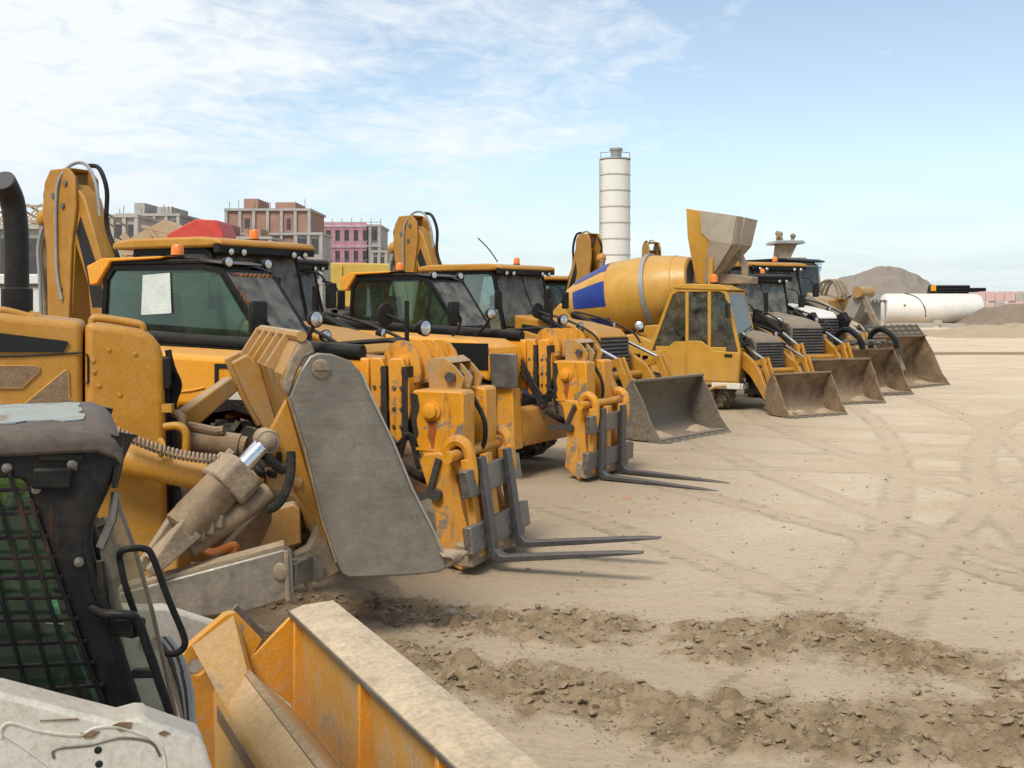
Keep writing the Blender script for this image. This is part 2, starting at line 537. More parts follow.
# ------------------------------------------------------------------ telescopic handlers
def telehandler(label, loc, yaw, tilt, group, panel, leg=True, notice=False, flen=1.22):
    t = thing('telehandler', label, 'telehandler', loc, yaw, group)
    MB().prism([(-5.1, .55), (-1.2, .5), (-1.15, .95), (-2.3, 1.15), (-5.1, 1.15)], -.42, .42).build('chassis', 'black', t, .03)
    for x in (-1.98, -4.55):
        for y in (-.93, .93):
            wheel(t, x, y, .62, .44, 'amber')
    # engine pod on the near side
    pod = [(-4.75, .72), (-2.88, .72), (-2.78, 1.2), (-2.5, 1.33), (-1.5, 1.33), (-1.22, 1.22), (-1.17, 1.5), (-1.24, 1.64), (-1.45, 1.735), (-2.9, 1.79), (-4.6, 1.84), (-4.75, 1.70)]
    pb = MB().prism(pod, -1.12, -.30).build('engine_bonnet', 'amber', t, .05, seg=3)
    for pts in ([(-2.8, -1.121, 1.22), (-2.8, -1.121, 1.5), (-2.86, -1.121, 1.78)], [(-3.75, -1.121, .74), (-3.75, -1.121, 1.8)], [(-4.7, -1.121, 1.2), (-3.75, -1.121, 1.2), (-2.82, -1.121, 1.24)]):
        MB().tube(pts, .006, 5, 1).build('panel_seam', 'decal', pb)
    MB().plate([(-3.3, -1.123, 1.5), (-3.2, -1.123, 1.5), (-3.2, -1.123, 1.62), (-3.3, -1.123, 1.62)], .004).build('warning_sticker', 'lens', pb)
    MB().tube([(-3.9, -1.122, 1.66), (-3.3, -1.122, 1.66), (-2.85, -1.122, 1.5), (-2.5, -1.122, 1.46), (-2.25, -1.122, 1.5)], .012, 6).build('pressed_seam', 'amber', pb)
    sq = [(-2.15, 1.37), (-1.73, 1.37), (-1.73, 1.70), (-2.15, 1.70)]
    if panel:
        MB().box(-1.98, -1.22, -1.131, -1.118, 1.37, 1.70).build('dark_panel', 'decal', pb)
    else:
     MB().ring(sq, inset(sq, .035), -1.131, -1.118).build('logo_frame', 'decal', pb)
    if not panel:
     MB().plate([(-2.11, -1.126, 1.41), (-1.77, -1.126, 1.41), (-1.77, -1.126, 1.48), (-2.11, -1.126, 1.48)], .01).build('logo_patch', 'white', pb)
    for k in range(5):
        MB().box(-4.5 + k * .1, -4.44 + k * .1, -1.132, -1.115, .95, 1.4).build('vent_slat', 'decal', pb)
    # front mudguard and step deck
    MB().prism([(-2.75, 1.26), (-1.95, 1.38), (-1.3, 1.2), (-1.28, 1.16), (-1.95, 1.33), (-2.75, 1.2)], -1.15, -.72).build('mudguard', 'plastic', t)
    MB().prism([(-2.35, .75), (-1.25, .7), (-1.2, 1.05), (-2.35, 1.25)], -.72, -.3).build('axle_housing', 'amber_dirty', t, .02)
    # boom
    boom = MB().prism([(-5.05, 1.55), (-5.05, 1.9), (-4.6, 1.92), (-1.2, 1.72), (-1.2, 1.08), (-2.2, 1.12), (-3.4, 1.42)], -.24, .2).build('boom', 'amber', t, .02)
    MB().tube([(-5.0, -.20, 1.94), (-3.5, -.2, 1.86), (-1.9, -.2, 1.79), (-1.28, -.2, 1.76)], .075, 12, 3).build('boom_cover', 'black', t)
    MB().prism([(-4.7, 1.74), (-4.7, 1.88), (-1.5, 1.74), (-1.5, 1.64)], -.30, -.22).build('side_rail', 'black', t)
    for k in range(3):
        MB().tube([(-1.35 - .1 * k, -.27, 1.62), (-1.2, -.37, 1.5 - .1 * k), (-1.05, -.38, 1.25 - .05 * k), (-.85, -.40, 1.02 - .08 * k), (-.74, -.40, 1.1), (-.66, -.36, 1.0 - .1 * k)], .02, 7).build('hose', 'hose', t)
    MB().tube([(-.3, -.05, 1.4), (-.2, -.03, 1.2), (-.22, .02, 1.0), (-.3, .04, .9)], .022, 7).build('hose', 'hose', t)
    for k, yy in enumerate((-.1, .0, .1)):
        MB().tube([(-1.7, yy, 1.82), (-1.25, yy, 1.86), (-1.0, yy, 1.86), (-.85, yy, 1.7), (-.8, yy, 1.45)], .025, 6).build('hose', 'hose', t)
    # nested ends of the telescope
    for x0, x1, z0, z1, h in ((-1.16, -.995, 1.0, 1.70, .30), (-.97, -.78, 1.0, 1.70, .33)):
        pl = [(x0, z1), (x0 + .03, z1 + .03), (x1 - .05, z1 + .03), (x1, z1 - .12), (x1 + .03, z1 - .4), (x1 - .02, z0 + .08), (x1 - .09, z0), (x0 + .02, z0 + .05)]
        fl = MB().prism(pl, -h, h * .8).build('boom_flange', 'amber_dirty', t, .015)
        MB().plate([(x1 - .06, -h - .002, z1 - .05), (x1 - .02, -h - .002, z1 - .2), (x1 - .05, -h - .002, (z0 + z1) / 2), (x1 - .01, -h - .002, z0 + .2), (x1 - .05, -h - .002, z0 + .06), (x1 + .005, -h - .002, z0 + .12), (x1 + .005, -h - .002, z1 - .3)], .005).build('grease_patch', 'grease', fl)
        bolts(fl, [((x0 + x1) / 2 + dx, -h, z) for z in (z0 + .15, z0 + .3, z0 + .48) for dx in (-.03, .04)], (0, -1, 0), .017, .015)
    for x0 in (-1.0, -.80):
        MB().prism([(x0 - .035, 1.08), (x0 + .03, 1.04), (x0 + .02, 1.66), (x0 - .03, 1.66)], -.335, .28).build('grease_strip', 'grease', t)
    for k in range(4):
        x0 = -.90 + k * .075
        a = [(x0 + .19 * math.sin(q) * 1.0, 1.62 + .26 * math.cos(q)) for q in [R(v) for v in range(-70, 111, 20)]]
        MB().prism(a + [(x0 - .1, 1.45)], -.22 + k * .1, -.18 + k * .1).build('head_rib', 'amber_dirty', t)
    MB().cyl((-.86, -.26, 1.70), (-.86, .25, 1.70), .055).cyl((-.86, -.30, 1.70), (-.86, -.26, 1.70), .035, n=6).build('pivot_pin', 'amber', t)
    # head
    head = [(-.72, 1.44), (-.70, 1.47), (-.27, 1.47), (-.245, 1.44), (-.245, .35), (-.34, .72), (-.52, .78), (-.68, 1.02)]
    for y0, y1 in ((-.38, -.12), (.12, .38)):
        h = MB().prism(head, y0, y1).build('boom_head', 'amber_dirty', t, .018)
        if y0 < 0:
            MB().lathe([(0, .085), (.02, .085), (.022, .06), (.055, .06), (.06, .05)], (-.53, y0, 1.30), (0, -1, 0), 20).build('pivot_bolt', 'amber', h)
            MB().bar((-.7, y0 - .004, .98), (-.26, y0 - .004, .96), .008, .02).build('weld_line', 'amber_dirty', h)
            for pts, mt_, nm in (([(-.575, 1.24), (-.545, 1.215), (-.50, 1.225), (-.482, 1.16), (-.495, 1.09), (-.51, 1.0), (-.525, .93), (-.535, 1.02), (-.565, 1.08), (-.555, 1.16)], 'rust_run', 'rust_run'),
                                 ([(-.246, 1.21), (-.30, 1.17), (-.33, 1.09), (-.40, 1.06), (-.42, .97), (-.50, .93), (-.53, .80), (-.44, .79), (-.36, .76), (-.29, .70), (-.247, .52)], 'bare', 'bare_patch'),
                                 ([(-.72, 1.45), (-.66, 1.43), (-.64, 1.33), (-.67, 1.22), (-.65, 1.10), (-.685, 1.03), (-.715, 1.2)], 'grease', 'grease_patch')):
                MB().plate([(x, y0 - .002, z) for x, z in pts], .005).build(nm, mt_, h)
    hb = [(-.66, 1.46), (-.36, 1.46), (-.33, 1.56), (-.42, 1.66), (-.52, 1.74), (-.68, 1.72)]
    for yy in (-.16, .02, .24):
        MB().prism(hb, yy, yy + .028).build('hinge_bracket', 'ochre_dusty', t, .006)
    MB().prism([(-.68, 1.70), (-.52, 1.74), (-.44, 1.69), (-.6, 1.66)], -.15, .26).build('hinge_plate', 'ochre_dusty', t, .006)
    MB().cyl((-.45, -.2, 1.57), (-.45, .3, 1.57), .045).build('hinge_pin', 'steel', t)
    MB().prism([(-.70, 1.2), (-.40, 1.2), (-.40, 1.47), (-.70, 1.47)], -.11, .11).build('hinge_block', 'mud', t, .02)
    cylinder(t, (-1.0, 0, 1.25), (-.35, 0, .8), .07, .6, 'hose', 'steel')
    # quick hitch: cheeks, cross tube, carriage, forks
    Tm = rotY(-tilt, (-.3, 0, .5))
    cheek = [(-.55, .92), (-.50, .98), (-.36, .98), (-.24, .90), (-.22, .5), (-.15, .12), (-.22, .02), (-.30, .0), (-.50, .14), (-.47, .5)]
    for y0, y1 in ((-.46, -.36), (.36, .46)):
        c = MB().prism(cheek, y0, y1).xf(Tm).build('hitch_cheek', 'amber_dirty', t, .012)
        MB().cyl((-.27, y0 - .01, .17), (-.27, y1 + .01, .17), .035, n=14).xf(Tm).build('pin_hole', 'decal', c)
        MB().bar((-.50, y0 - .02, .62), (-.36, y0 - .02, .93), .03, .05).bar((-.72, y0 - .03, .62), (-.4, y0 - .03, .66), .03, .06).cyl((-.42, y0 - .05, .64), (-.42, y1, .64), .05, n=10).xf(Tm).build('lock_lever', 'fork', c)
    MB().cyl((-.22, -.62, .94), (-.22, .50, .94), .048).xf(Tm).build('cross_tube', 'amber_dirty', t)
    for y in (-.42, .46):
        MB().tube([(-.20, y, .80), (-.30, y, .98), (-.22, y, 1.06), (-.12, y, 1.0), (-.10, y, .8), (-.12, y, .66)], .05, 8).xf(Tm).build('hitch_hook', 'amber_dirty', t)
    ca = MB().box(-.15, -.07, -.60, .60, .60, .82).box(-.15, -.07, -.66, .66, .16, .38).xf(Tm).build('fork_carriage', 'steel', t, .01)
    for y in (-.42, -.02, .40):
        MB().box(-.17, -.10, y - .06, y + .06, .10, .9).xf(Tm).build('carriage_post', 'amber_dirty', ca, .008)
    MB().prism([(-.28, .07), (-.12, .05), (-.1, .2), (-.26, .25)], -.6, .6).xf(Tm).build('carriage_foot', 'mud', ca, .01)
    for y in (-.33, .25):
        MB().loft([[(xa, y - w_, za), (xa, y + w_, za), (xb, y + w_, zb), (xb, y - w_, zb)] for xa, za, xb, zb, w_ in
                   ((-.07, .90, -.02, .90, .055), (-.07, .12, -.01, .14, .055), (-.055, .06, .03, .10, .055), (.0, .035, .06, .085, .055), (flen * .4, .03, flen * .4, .075, .055), (flen * .85, .03, flen * .85, .058, .05), (flen, .032, flen, .044, .034))]).xf(Tm).build('fork', 'fork', t, .006)
    # stabiliser leg with its folded foot
    if leg:
        for s in (-1, 1):
            lg = MB().prism([(-1.13, .42), (-.88, .40), (-.92, 1.15), (-1.14, 1.15)], s * .95 - .1, s * .95 + .1).build('stabiliser_leg', 'amber_dirty', t, .012)
            MB().plate([(-1.2, s * .95 - .17, 1.58), (-1.16, s * .95 - .17, 1.16), (-.82, s * .95 - .12, 1.16), (-.84, s * .95 - .12, 1.58)], .05).build('foot_plate', 'steel', lg, .01)
            MB().cyl((-1.05, s * .95, .5), (-1.05, s * .6, .62), .08).build('leg_joint', 'fork', lg)
        MB().prism([(-1.35, .42), (-.95, .40), (-.9, .62), (-1.0, .85), (-1.35, .9)], -.8, .8).build('front_crossbeam', 'amber_dirty', t, .02)
        MB().tube([(-.75, -.5, .85), (-.6, -.35, .72), (-.72, .1, .66), (-.7, .3, .9)], .04, 8).build('hose', 'hose', t)
    # cab on the far side
    poly = [(-4.62, 1.0), (-2.62, 1.0), (-2.60, 1.86), (-3.08, 2.53), (-3.3, 2.58), (-4.42, 2.58), (-4.52, 2.45)]
    cab(t, poly, ['floor', 'panel', 'front', 'roof', 'roof', 'roof', 'rear'], .26, 1.14, 'black', 'black', 'glass', .055, .05, (), 'seat_green_lit', sill=.84, lift=.22)
    MB().prism([(-4.50, 2.585), (-4.52, 2.61), (-4.3, 2.64), (-3.35, 2.63), (-3.1, 2.585)], .25, 1.15).build('roof', 'black', t, .015)
    MB().prism([(-4.66, 2.38), (-4.70, 2.58), (-4.5, 2.655), (-3.72, 2.665), (-3.8, 2.64), (-4.40, 2.62), (-4.56, 2.40)], .22, 1.18).build('roof_cap', 'amber', t, .02)
    beacon(t, (-3.75, .45, 2.655), .065, .14)
    for y in (.32, 1.0):
        lamp(t, (-3.05, y, 2.60), (1, -.2, 0), .055)
    if notice:
        gp = []
        for k in range(60):
            q = k / 59
            base = Vector((-2.64, .33, 1.95)).lerp(Vector((-3.07, .33, 2.47)), min(1, q * 2)) if q < .5 else Vector((-3.05, .33, 2.47)).lerp(Vector((-3.05, 1.08, 2.47)), q * 2 - 1)
            gp.append(base + Vector((.0, .018 * (k % 2), .022 * ((k * 7) % 3 - 1))))
        MB().tube(gp, .011, 5, 1).build('bead_fringe', 'rust_bead', t)
        MB().plate([(-4.05, .268, 2.08), (-3.68, .268, 2.10), (-3.70, .268, 2.50), (-4.03, .268, 2.48)], .004).build('paper_notice', 'paper', t)
    # mirrors and lamps
    mirror(t, (-1.95, -.80, 2.08), (.03, .22, .28), [(-1.92, -.68, 2.0), (-2.05, -.6, 1.8), (-2.4, -.5, 1.66)])
    lamp(t, (-1.62, -.42, 2.06), (1, -.35, 0), .075)
    MB().tube([(-1.62, -.42, 2.06), (-1.70, -.40, 1.92), (-1.95, -.36, 1.72)], .02, 6).build('lamp_bracket', 'plastic', t)
    MB().tube([(-.95, .0, 1.70), (-.95, .0, 2.02), (-.95, .0, 2.22)], .022, 8, 2).build('lamp_stalk', 'plastic', t)
    mirror(t, (-1.12, -.06, 2.10), (.02, .2, .28), [(-.95, 0, 2.02)], True)
    lamp(t, (-.80, .05, 1.98), (1, -.3, 0), .075)
    return t


# ------------------------------------------------------------------ loader buckets
def loader_bucket(root, w, H, D, m='bucket', side='bucket', y=0., teeth=True, nteeth=9, edge='steel', x0=0.):
    """open to +x, cutting edge at x0; H height, D depth"""
    prof = [(0, .03), (-.62 * D, .02), (-.86 * D, .10 * H), (-.99 * D, .30 * H), (-1.0 * D, .52 * H), (-.92 * D, .75 * H), (-.72 * D, .98 * H), (-.66 * D, H)]
    P = smooth_path([(x + x0, 0, z) for x, z in prof], 3)
    pr = [(p.x, p.z) for p in P]
    n = len(pr)
    th = .03
    inner = []
    for i, (x, z) in enumerate(pr):
        a, b = pr[max(i - 1, 0)], pr[min(i + 1, n - 1)]
        l = math.hypot(b[0] - a[0], b[1] - a[1])
        inner.append((x + (b[1] - a[1]) / l * th, z - (b[0] - a[0]) / l * th))
    b = MB()
    vs, fs = [], []
    for yy in (y - w / 2, y + w / 2):
        vs += [(x, yy, z) for x, z in pr] + [(x, yy, z) for x, z in inner]
    for i in range(n - 1):
        fs += [(i, i + 1, 2 * n + i + 1, 2 * n + i), (n + i, n + i + 1, 3 * n + i + 1, 3 * n + i),
               (i, i + 1, n + i + 1, n + i), (2 * n + i, 2 * n + i + 1, 3 * n + i + 1, 3 * n + i)]
    fs += [(0, n, 3 * n, 2 * n), (n - 1, 2 * n - 1, 4 * n - 1, 3 * n - 1)]
    b.add(vs, fs)
    sh = b.build('bucket', m, root, 0)
    sp = pr + [(x0 - .42 * D, .66 * H), (x0 - .20 * D, .25 * H)]
    for yy, o in ((y - w / 2, -1), (y + w / 2, 1)):
        MB().prism(sp, yy + (0 if o > 0 else -.03), yy + (.03 if o > 0 else 0)).build('bucket_side', side, sh, .006)
    MB().prism([(x0 - .70 * D, H - .05), (x0 - .60 * D, H - .03), (x0 - .60 * D, H + .012), (x0 - .70 * D, H + .012)], y - w / 2 - .03, y + w / 2 + .03).build('top_lip', m, sh, .008)
    MB().prism([(x0 - .25, .04), (x0 + .02, .022), (x0 + .03, .002), (x0 - .25, .0)], y - w / 2 - .03, y + w / 2 + .03).build('cutting_edge', edge, sh, .004)
    if teeth:
        for k in range(nteeth):
            yy = y - w / 2 + w * (k + .5) / nteeth
            q = w / nteeth * .42
            MB().loft([[(x0 - .02, yy - q, -.001), (x0 - .02, yy + q, -.001), (x0 - .02, yy + q, .045), (x0 - .02, yy - q, .045)],
                       [(x0 + .09, yy - q * .55, .004), (x0 + .09, yy + q * .55, .004), (x0 + .09, yy + q * .55, .016), (x0 + .09, yy - q * .55, .016)]]).build('tooth', edge, sh)
    # crumbs of soil left inside
    for s in (-.3, .28):
        MB().loft([[(x0 - .55 * D, y + w * s - .22, .05), (x0 - .2 * D, y + w * s - .3, .05), (x0 - .2 * D, y + w * s + .2, .05), (x0 - .55 * D, y + w * s + .26, .05)],
                   [(x0 - .5 * D, y + w * s - .07, .13), (x0 - .38 * D, y + w * s - .1, .10), (x0 - .36 * D, y + w * s + .05, .11), (x0 - .5 * D, y + w * s + .08, .14)]]).build('soil_remnant', 'mud', sh)
    return sh


# ------------------------------------------------------------------ backhoe loaders
def backhoe(label, loc, yaw, group, bucket=True, boom=True, hood='ochre', roof='ochre', frame='black', bm='bucket', bs='bucket_ochre', body='ochre', sc=1., teeth=9, cabx=0., boomx=0., rx=0., canopy=False, bw=2.1, guard=False, edge='steel', antenna=False):
    t = thing('backhoe_loader', label, 'backhoe', loc, yaw, group, sc)
    MB().prism([(-6.1, .55), (-1.7, .5), (-1.6, .95), (-3.2, 1.1), (-6.1, 1.0)], -.36, .36).build('chassis', 'black', t, .03)
    for y in (-.88, .88):
        wheel(t, -2.45, y, .47, .34, body)
        wheel(t, -4.75, y, .74, .46, body)
        MB().prism([(-5.6, 1.25), (-5.3, 1.56), (-4.7, 1.68), (-4.1, 1.58), (-3.75, 1.2), (-3.82, 1.16), (-4.15, 1.5), (-4.7, 1.6), (-5.25, 1.5), (-5.52, 1.2)], y - .28, y + .28).build('mudguard', body, t)
    # bonnet, grille, stripes
    bo = MB().prism([(-3.55, .98), (-1.75, .90), (-1.62, 1.0), (-1.66, 1.62), (-1.78, 1.74), (-2.4, 1.86), (-3.55, 1.99)], -.44, .44).build('bonnet', hood, t, .05, seg=3)
    for s in (-1, 1):
        MB().plate([(-3.35, s * .444, 1.62), (-2.1, s * .444, 1.52), (-2.25, s * .444, 1.72), (-3.35, s * .444, 1.82)], .006).build('side_stripe', 'decal', bo)
        MB().plate([(-3.2, s * .444, 1.08), (-2.2, s * .444, 1.08), (-2.2, s * .444, 1.44), (-3.2, s * .444, 1.5)], .006).build('side_mesh', 'hose', bo)
    gr = MB().plate([(-1.60, -.40, .98), (-1.60, .40, .98), (-1.64, .40, 1.60), (-1.64, -.40, 1.60)], .02).build('grille', 'hose', bo)
    for k in range(9):
        MB().bar((-1.59 - k * .004, -.40, 1.02 + k * .066), (-1.59 - k * .004, .40, 1.02 + k * .066), .03, .035).build('grille_slat', 'slat', gr)
    MB().cyl((-2.9, -.3, 1.9), (-2.9, -.3, 2.45), .05).build('exhaust_pipe', 'hose', t)
    # loader arms
    for s in (-1, 1):
        ap = [(-3.45, 1.62), (-3.2, 1.72), (-1.9, 1.42), (-1.35, 1.12), (-.93, .42), (-.89, .2), (-.96, .12), (-1.05, .28), (-1.55, .82), (-2.0, 1.1), (-3.35, 1.4)]
        a = MB().prism(ap, s * .62 - .05, s * .62 + .05).build('loader_arm', body, t, .015)
        MB().cyl((-.94, s * .62 - .12, .27), (-.94, s * .62 + .12, .27), .07).cyl((-3.3, s * .62 - .1, 1.55), (-3.3, s * .62 + .1, 1.55), .09).build('pivot_pin', 'steel', a)
        MB().bar((-1.5, s * .62, 1.12), (-1.06, s * .62, 1.22), .06, .12).build('tilt_lever', body, t, .01)
        MB().bar((-1.12, s * .62 + .07, 1.28), (-.87, s * .62 + .07, .74), .05, .13).bar((-1.12, s * .62 - .07, 1.28), (-.87, s * .62 - .07, .74), .05, .13).build('tilt_link', body, t, .01)
        cylinder(t, (-2.9, s * .52, 1.98), (-1.12, s * .62, 1.25), .058, .62, 'black')
        cylinder(t, (-3.0, s * .52, 1.1), (-1.55, s * .62, 1.0), .065, .6, body)
        MB().tube([(-2.9, s * .55, 2.04), (-2.3, s * .56, 1.92), (-1.7, s * .6, 1.7), (-1.5, s * .6, 1.5)], .02, 6).build('hose', 'hose', t)
        MB().prism([(-1.05, .12), (-.84, .10), (-.86, .5), (-.82, .78), (-.92, .84)], s * .62 - .09, s * .62 - .06).build('bucket_hinge', bs, t, .008)
    MB().cyl((-1.5, -.6, .95), (-1.5, .6, .95), .07).build('torque_tube', body, t)
    if bucket:
        b = loader_bucket(t, bw, .96, .82, bm, bs, 0, teeth > 0, max(teeth, 1), edge)
        if guard:
            g = MB()
            MB().prism([(-.57, .97), (-.5, .96), (-.55, 1.16), (-.6, 1.17)], -bw / 2, bw / 2).build('spill_guard', 'steel', b)
    # cab
    c0 = cabx
    poly = [(-5.25 + c0 + rx, 1.05), (-3.5 + c0, 1.05), (-3.38 + c0, 1.75), (-3.62 + c0, 2.74), (-3.75 + c0, 2.8), (-5.2 + c0 + rx, 2.8), (-5.38 + c0 + rx, 1.95)]
    cab(t, poly, ['floor', 'panel', 'front', 'roof', 'roof', 'rear', 'panel'], -.72, .72, frame, body, 'glass_clear', .075, .06, (-4.45 + c0,), sill=.35)
    rf = MB().prism([(-5.5 + c0 + rx, 2.80), (-5.48 + c0 + rx, 2.885), (-5.2 + c0 + rx, 2.92), (-3.75 + c0, 2.915), (-3.42 + c0, 2.88), (-3.38 + c0, 2.81), (-3.6 + c0, 2.79)], -.80, .80).build('roof', roof, t, .03)
    for y in (-.62, -.42, .42, .62):
        lamp(t, (-3.42 + c0, y, 2.74), (1, 0, -.1), .045)
    MB().bar((-3.46 + c0, -.8, 2.78), (-3.46 + c0, .8, 2.78), .08, .10).build('lamp_bar', 'plastic', t)
    beacon(t, (-3.9 + c0, .25, 2.91), .06, .15)
    for s in (-1, 1):
        mirror(t, (-3.3 + c0, s * .98, 2.25), (.03, .17, .32), [(-3.35 + c0, s * .85, 2.5), (-3.5 + c0, s * .72, 2.55)])
    MB().tube([(-3.52 + c0, -.1, 2.76), (-3.43 + c0, .02, 2.3), (-3.38 + c0, .2, 1.95)], .012, 6).build('wiper', 'plastic', t)
    if antenna:
        MB().tube([(-3.9 + c0, -.3, 2.96), (-4.1 + c0, -.32, 3.2), (-4.35 + c0, -.35, 3.42)], .012, 5).build('aerial', 'plastic', t)
    lamp(t, (-2.0, -.5, 1.80), (1, -.2, 0), .07)
    lamp(t, (-2.0, .5, 1.80), (1, .2, 0), .07)
    if boom:
        nb = set(bpy.data.objects)
        MB().prism([(-6.15, .5), (-5.75, .5), (-5.7, 1.35), (-5.95, 1.55), (-6.2, 1.35)], -.9, .9).build('rear_frame', body, t, .02)
        bp = [(-5.95, .95), (-5.65, .95), (-5.62, 1.9), (-5.72, 2.5), (-6.15, 3.55), (-6.38, 3.75), (-6.62, 3.55), (-6.45, 3.2), (-6.08, 2.4), (-6.02, 1.9)]
        bm_ = MB().prism(bp, -.14, .14).build('boom', 'ochre_shaded', t, .02)
        for s in (-1, 1):
            MB().prism([(-5.98, 2.1), (-5.74, 2.1), (-5.82, 2.5), (-6.22, 3.3), (-6.30, 3.1), (-6.08, 2.5)], s * .142 - .004, s * .142 + .004).build('boom_decal', 'decal', bm_)
        dp = [(-6.95, 3.35), (-6.9, 3.78), (-6.78, 3.95), (-6.42, 3.95), (-6.28, 3.82), (-6.25, 3.45), (-6.34, 2.9), (-6.42, 1.5), (-6.48, 1.1), (-6.75, 1.1), (-6.82, 1.5), (-6.86, 2.9)]
        d = MB()
        for s in (-1, 1):
            d.prism(dp, s * .17 - .025, s * .17 + .025)
        d.prism([(-6.86, 2.9), (-6.78, 2.9), (-6.72, 1.1), (-6.75, 1.1)], -.15, .15)
        d.prism([(-6.34, 3.2), (-6.28, 3.4), (-6.46, 1.1), (-6.52, 1.1)], -.15, .15)
        d.prism([(-6.78, 3.96), (-6.42, 3.96), (-6.44, 3.92), (-6.76, 3.92)], -.15, .15)
        ds = d.build('dipper', 'ochre_shaded', t, .012)
        bolts(ds, [(-6.45, -.195, 3.75), (-6.5, -.195, 3.45), (-6.55, -.195, 2.35), (-6.6, -.195, 1.9), (-6.6, -.195, 1.5), (-6.7, -.195, 3.6)], (0, -1, 0), .04, .025)
        cylinder(t, (-7.10, -.05, 3.25), (-7.04, -.05, 1.35), .075, .8, 'mud', 'chrome')
        MB().ball((-7.06, -.05, 3.32), .13).build('cylinder_mount', body, ds)
        MB().tube([(-6.5, -.22, 2.2), (-6.6, -.22, 2.6), (-6.62, -.22, 3.5), (-6.55, -.2, 3.85), (-6.4, -.1, 4.02), (-6.2, -.05, 3.98), (-6.02, -.05, 3.7), (-5.95, -.05, 3.3)], .022, 8).build('hose', 'grey', t)
        MB().tube([(-6.3, .05, 4.0), (-6.1, .06, 3.95), (-5.95, .06, 3.65), (-5.95, .06, 3.2), (-5.8, .1, 2.8), (-5.5, .12, 2.2)], .03, 8).build('hose', 'hose', t)
        MB().tube([(-6.98, -.15, 3.2), (-7.05, -.18, 2.9), (-6.98, -.2, 2.4), (-6.95, -.2, 1.7)], .025, 8).build('hose', 'grey', t)
        MB().tube([(-6.85, -.1, 3.85), (-6.98, -.12, 3.65), (-6.9, -.15, 3.4), (-7.02, -.12, 3.2)], .025, 8).build('hose', 'hose', t)
        cylinder(t, (-5.7, 0, 1.6), (-6.25, 0, 3.1), .06, .6, 'black')
        MB().prism([(-6.95, 1.15), (-6.4, 1.15), (-6.2, .7), (-6.35, .32), (-6.8, .30), (-7.1, .6)], -.3, .3).build('digging_bucket', 'bucket', t, .02)
        for s in (-1, 1):
            sl = MB().box(-6.3, -6.1, s * .95 - .1, s * .95 + .1, .35, 1.5).build('stabiliser_leg', body, t, .012)
            MB().box(-6.4, -6.0, s * .95 - .2, s * .95 + .2, .28, .34).build('foot_plate', 'steel', sl)
        for o in set(bpy.data.objects) - nb:
            if o.parent == t:
                o.location.x += boomx
    return t
# ------------------------------------------------------------------ self loading concrete mixer
def rad_at(prof, tt):
    for (t0, r0), (t1, r1) in zip(prof, prof[1:]):
        if t0 <= tt <= t1 and t1 > t0:
            return r0 + (r1 - r0) * (tt - t0) / (t1 - t0)
    return .8


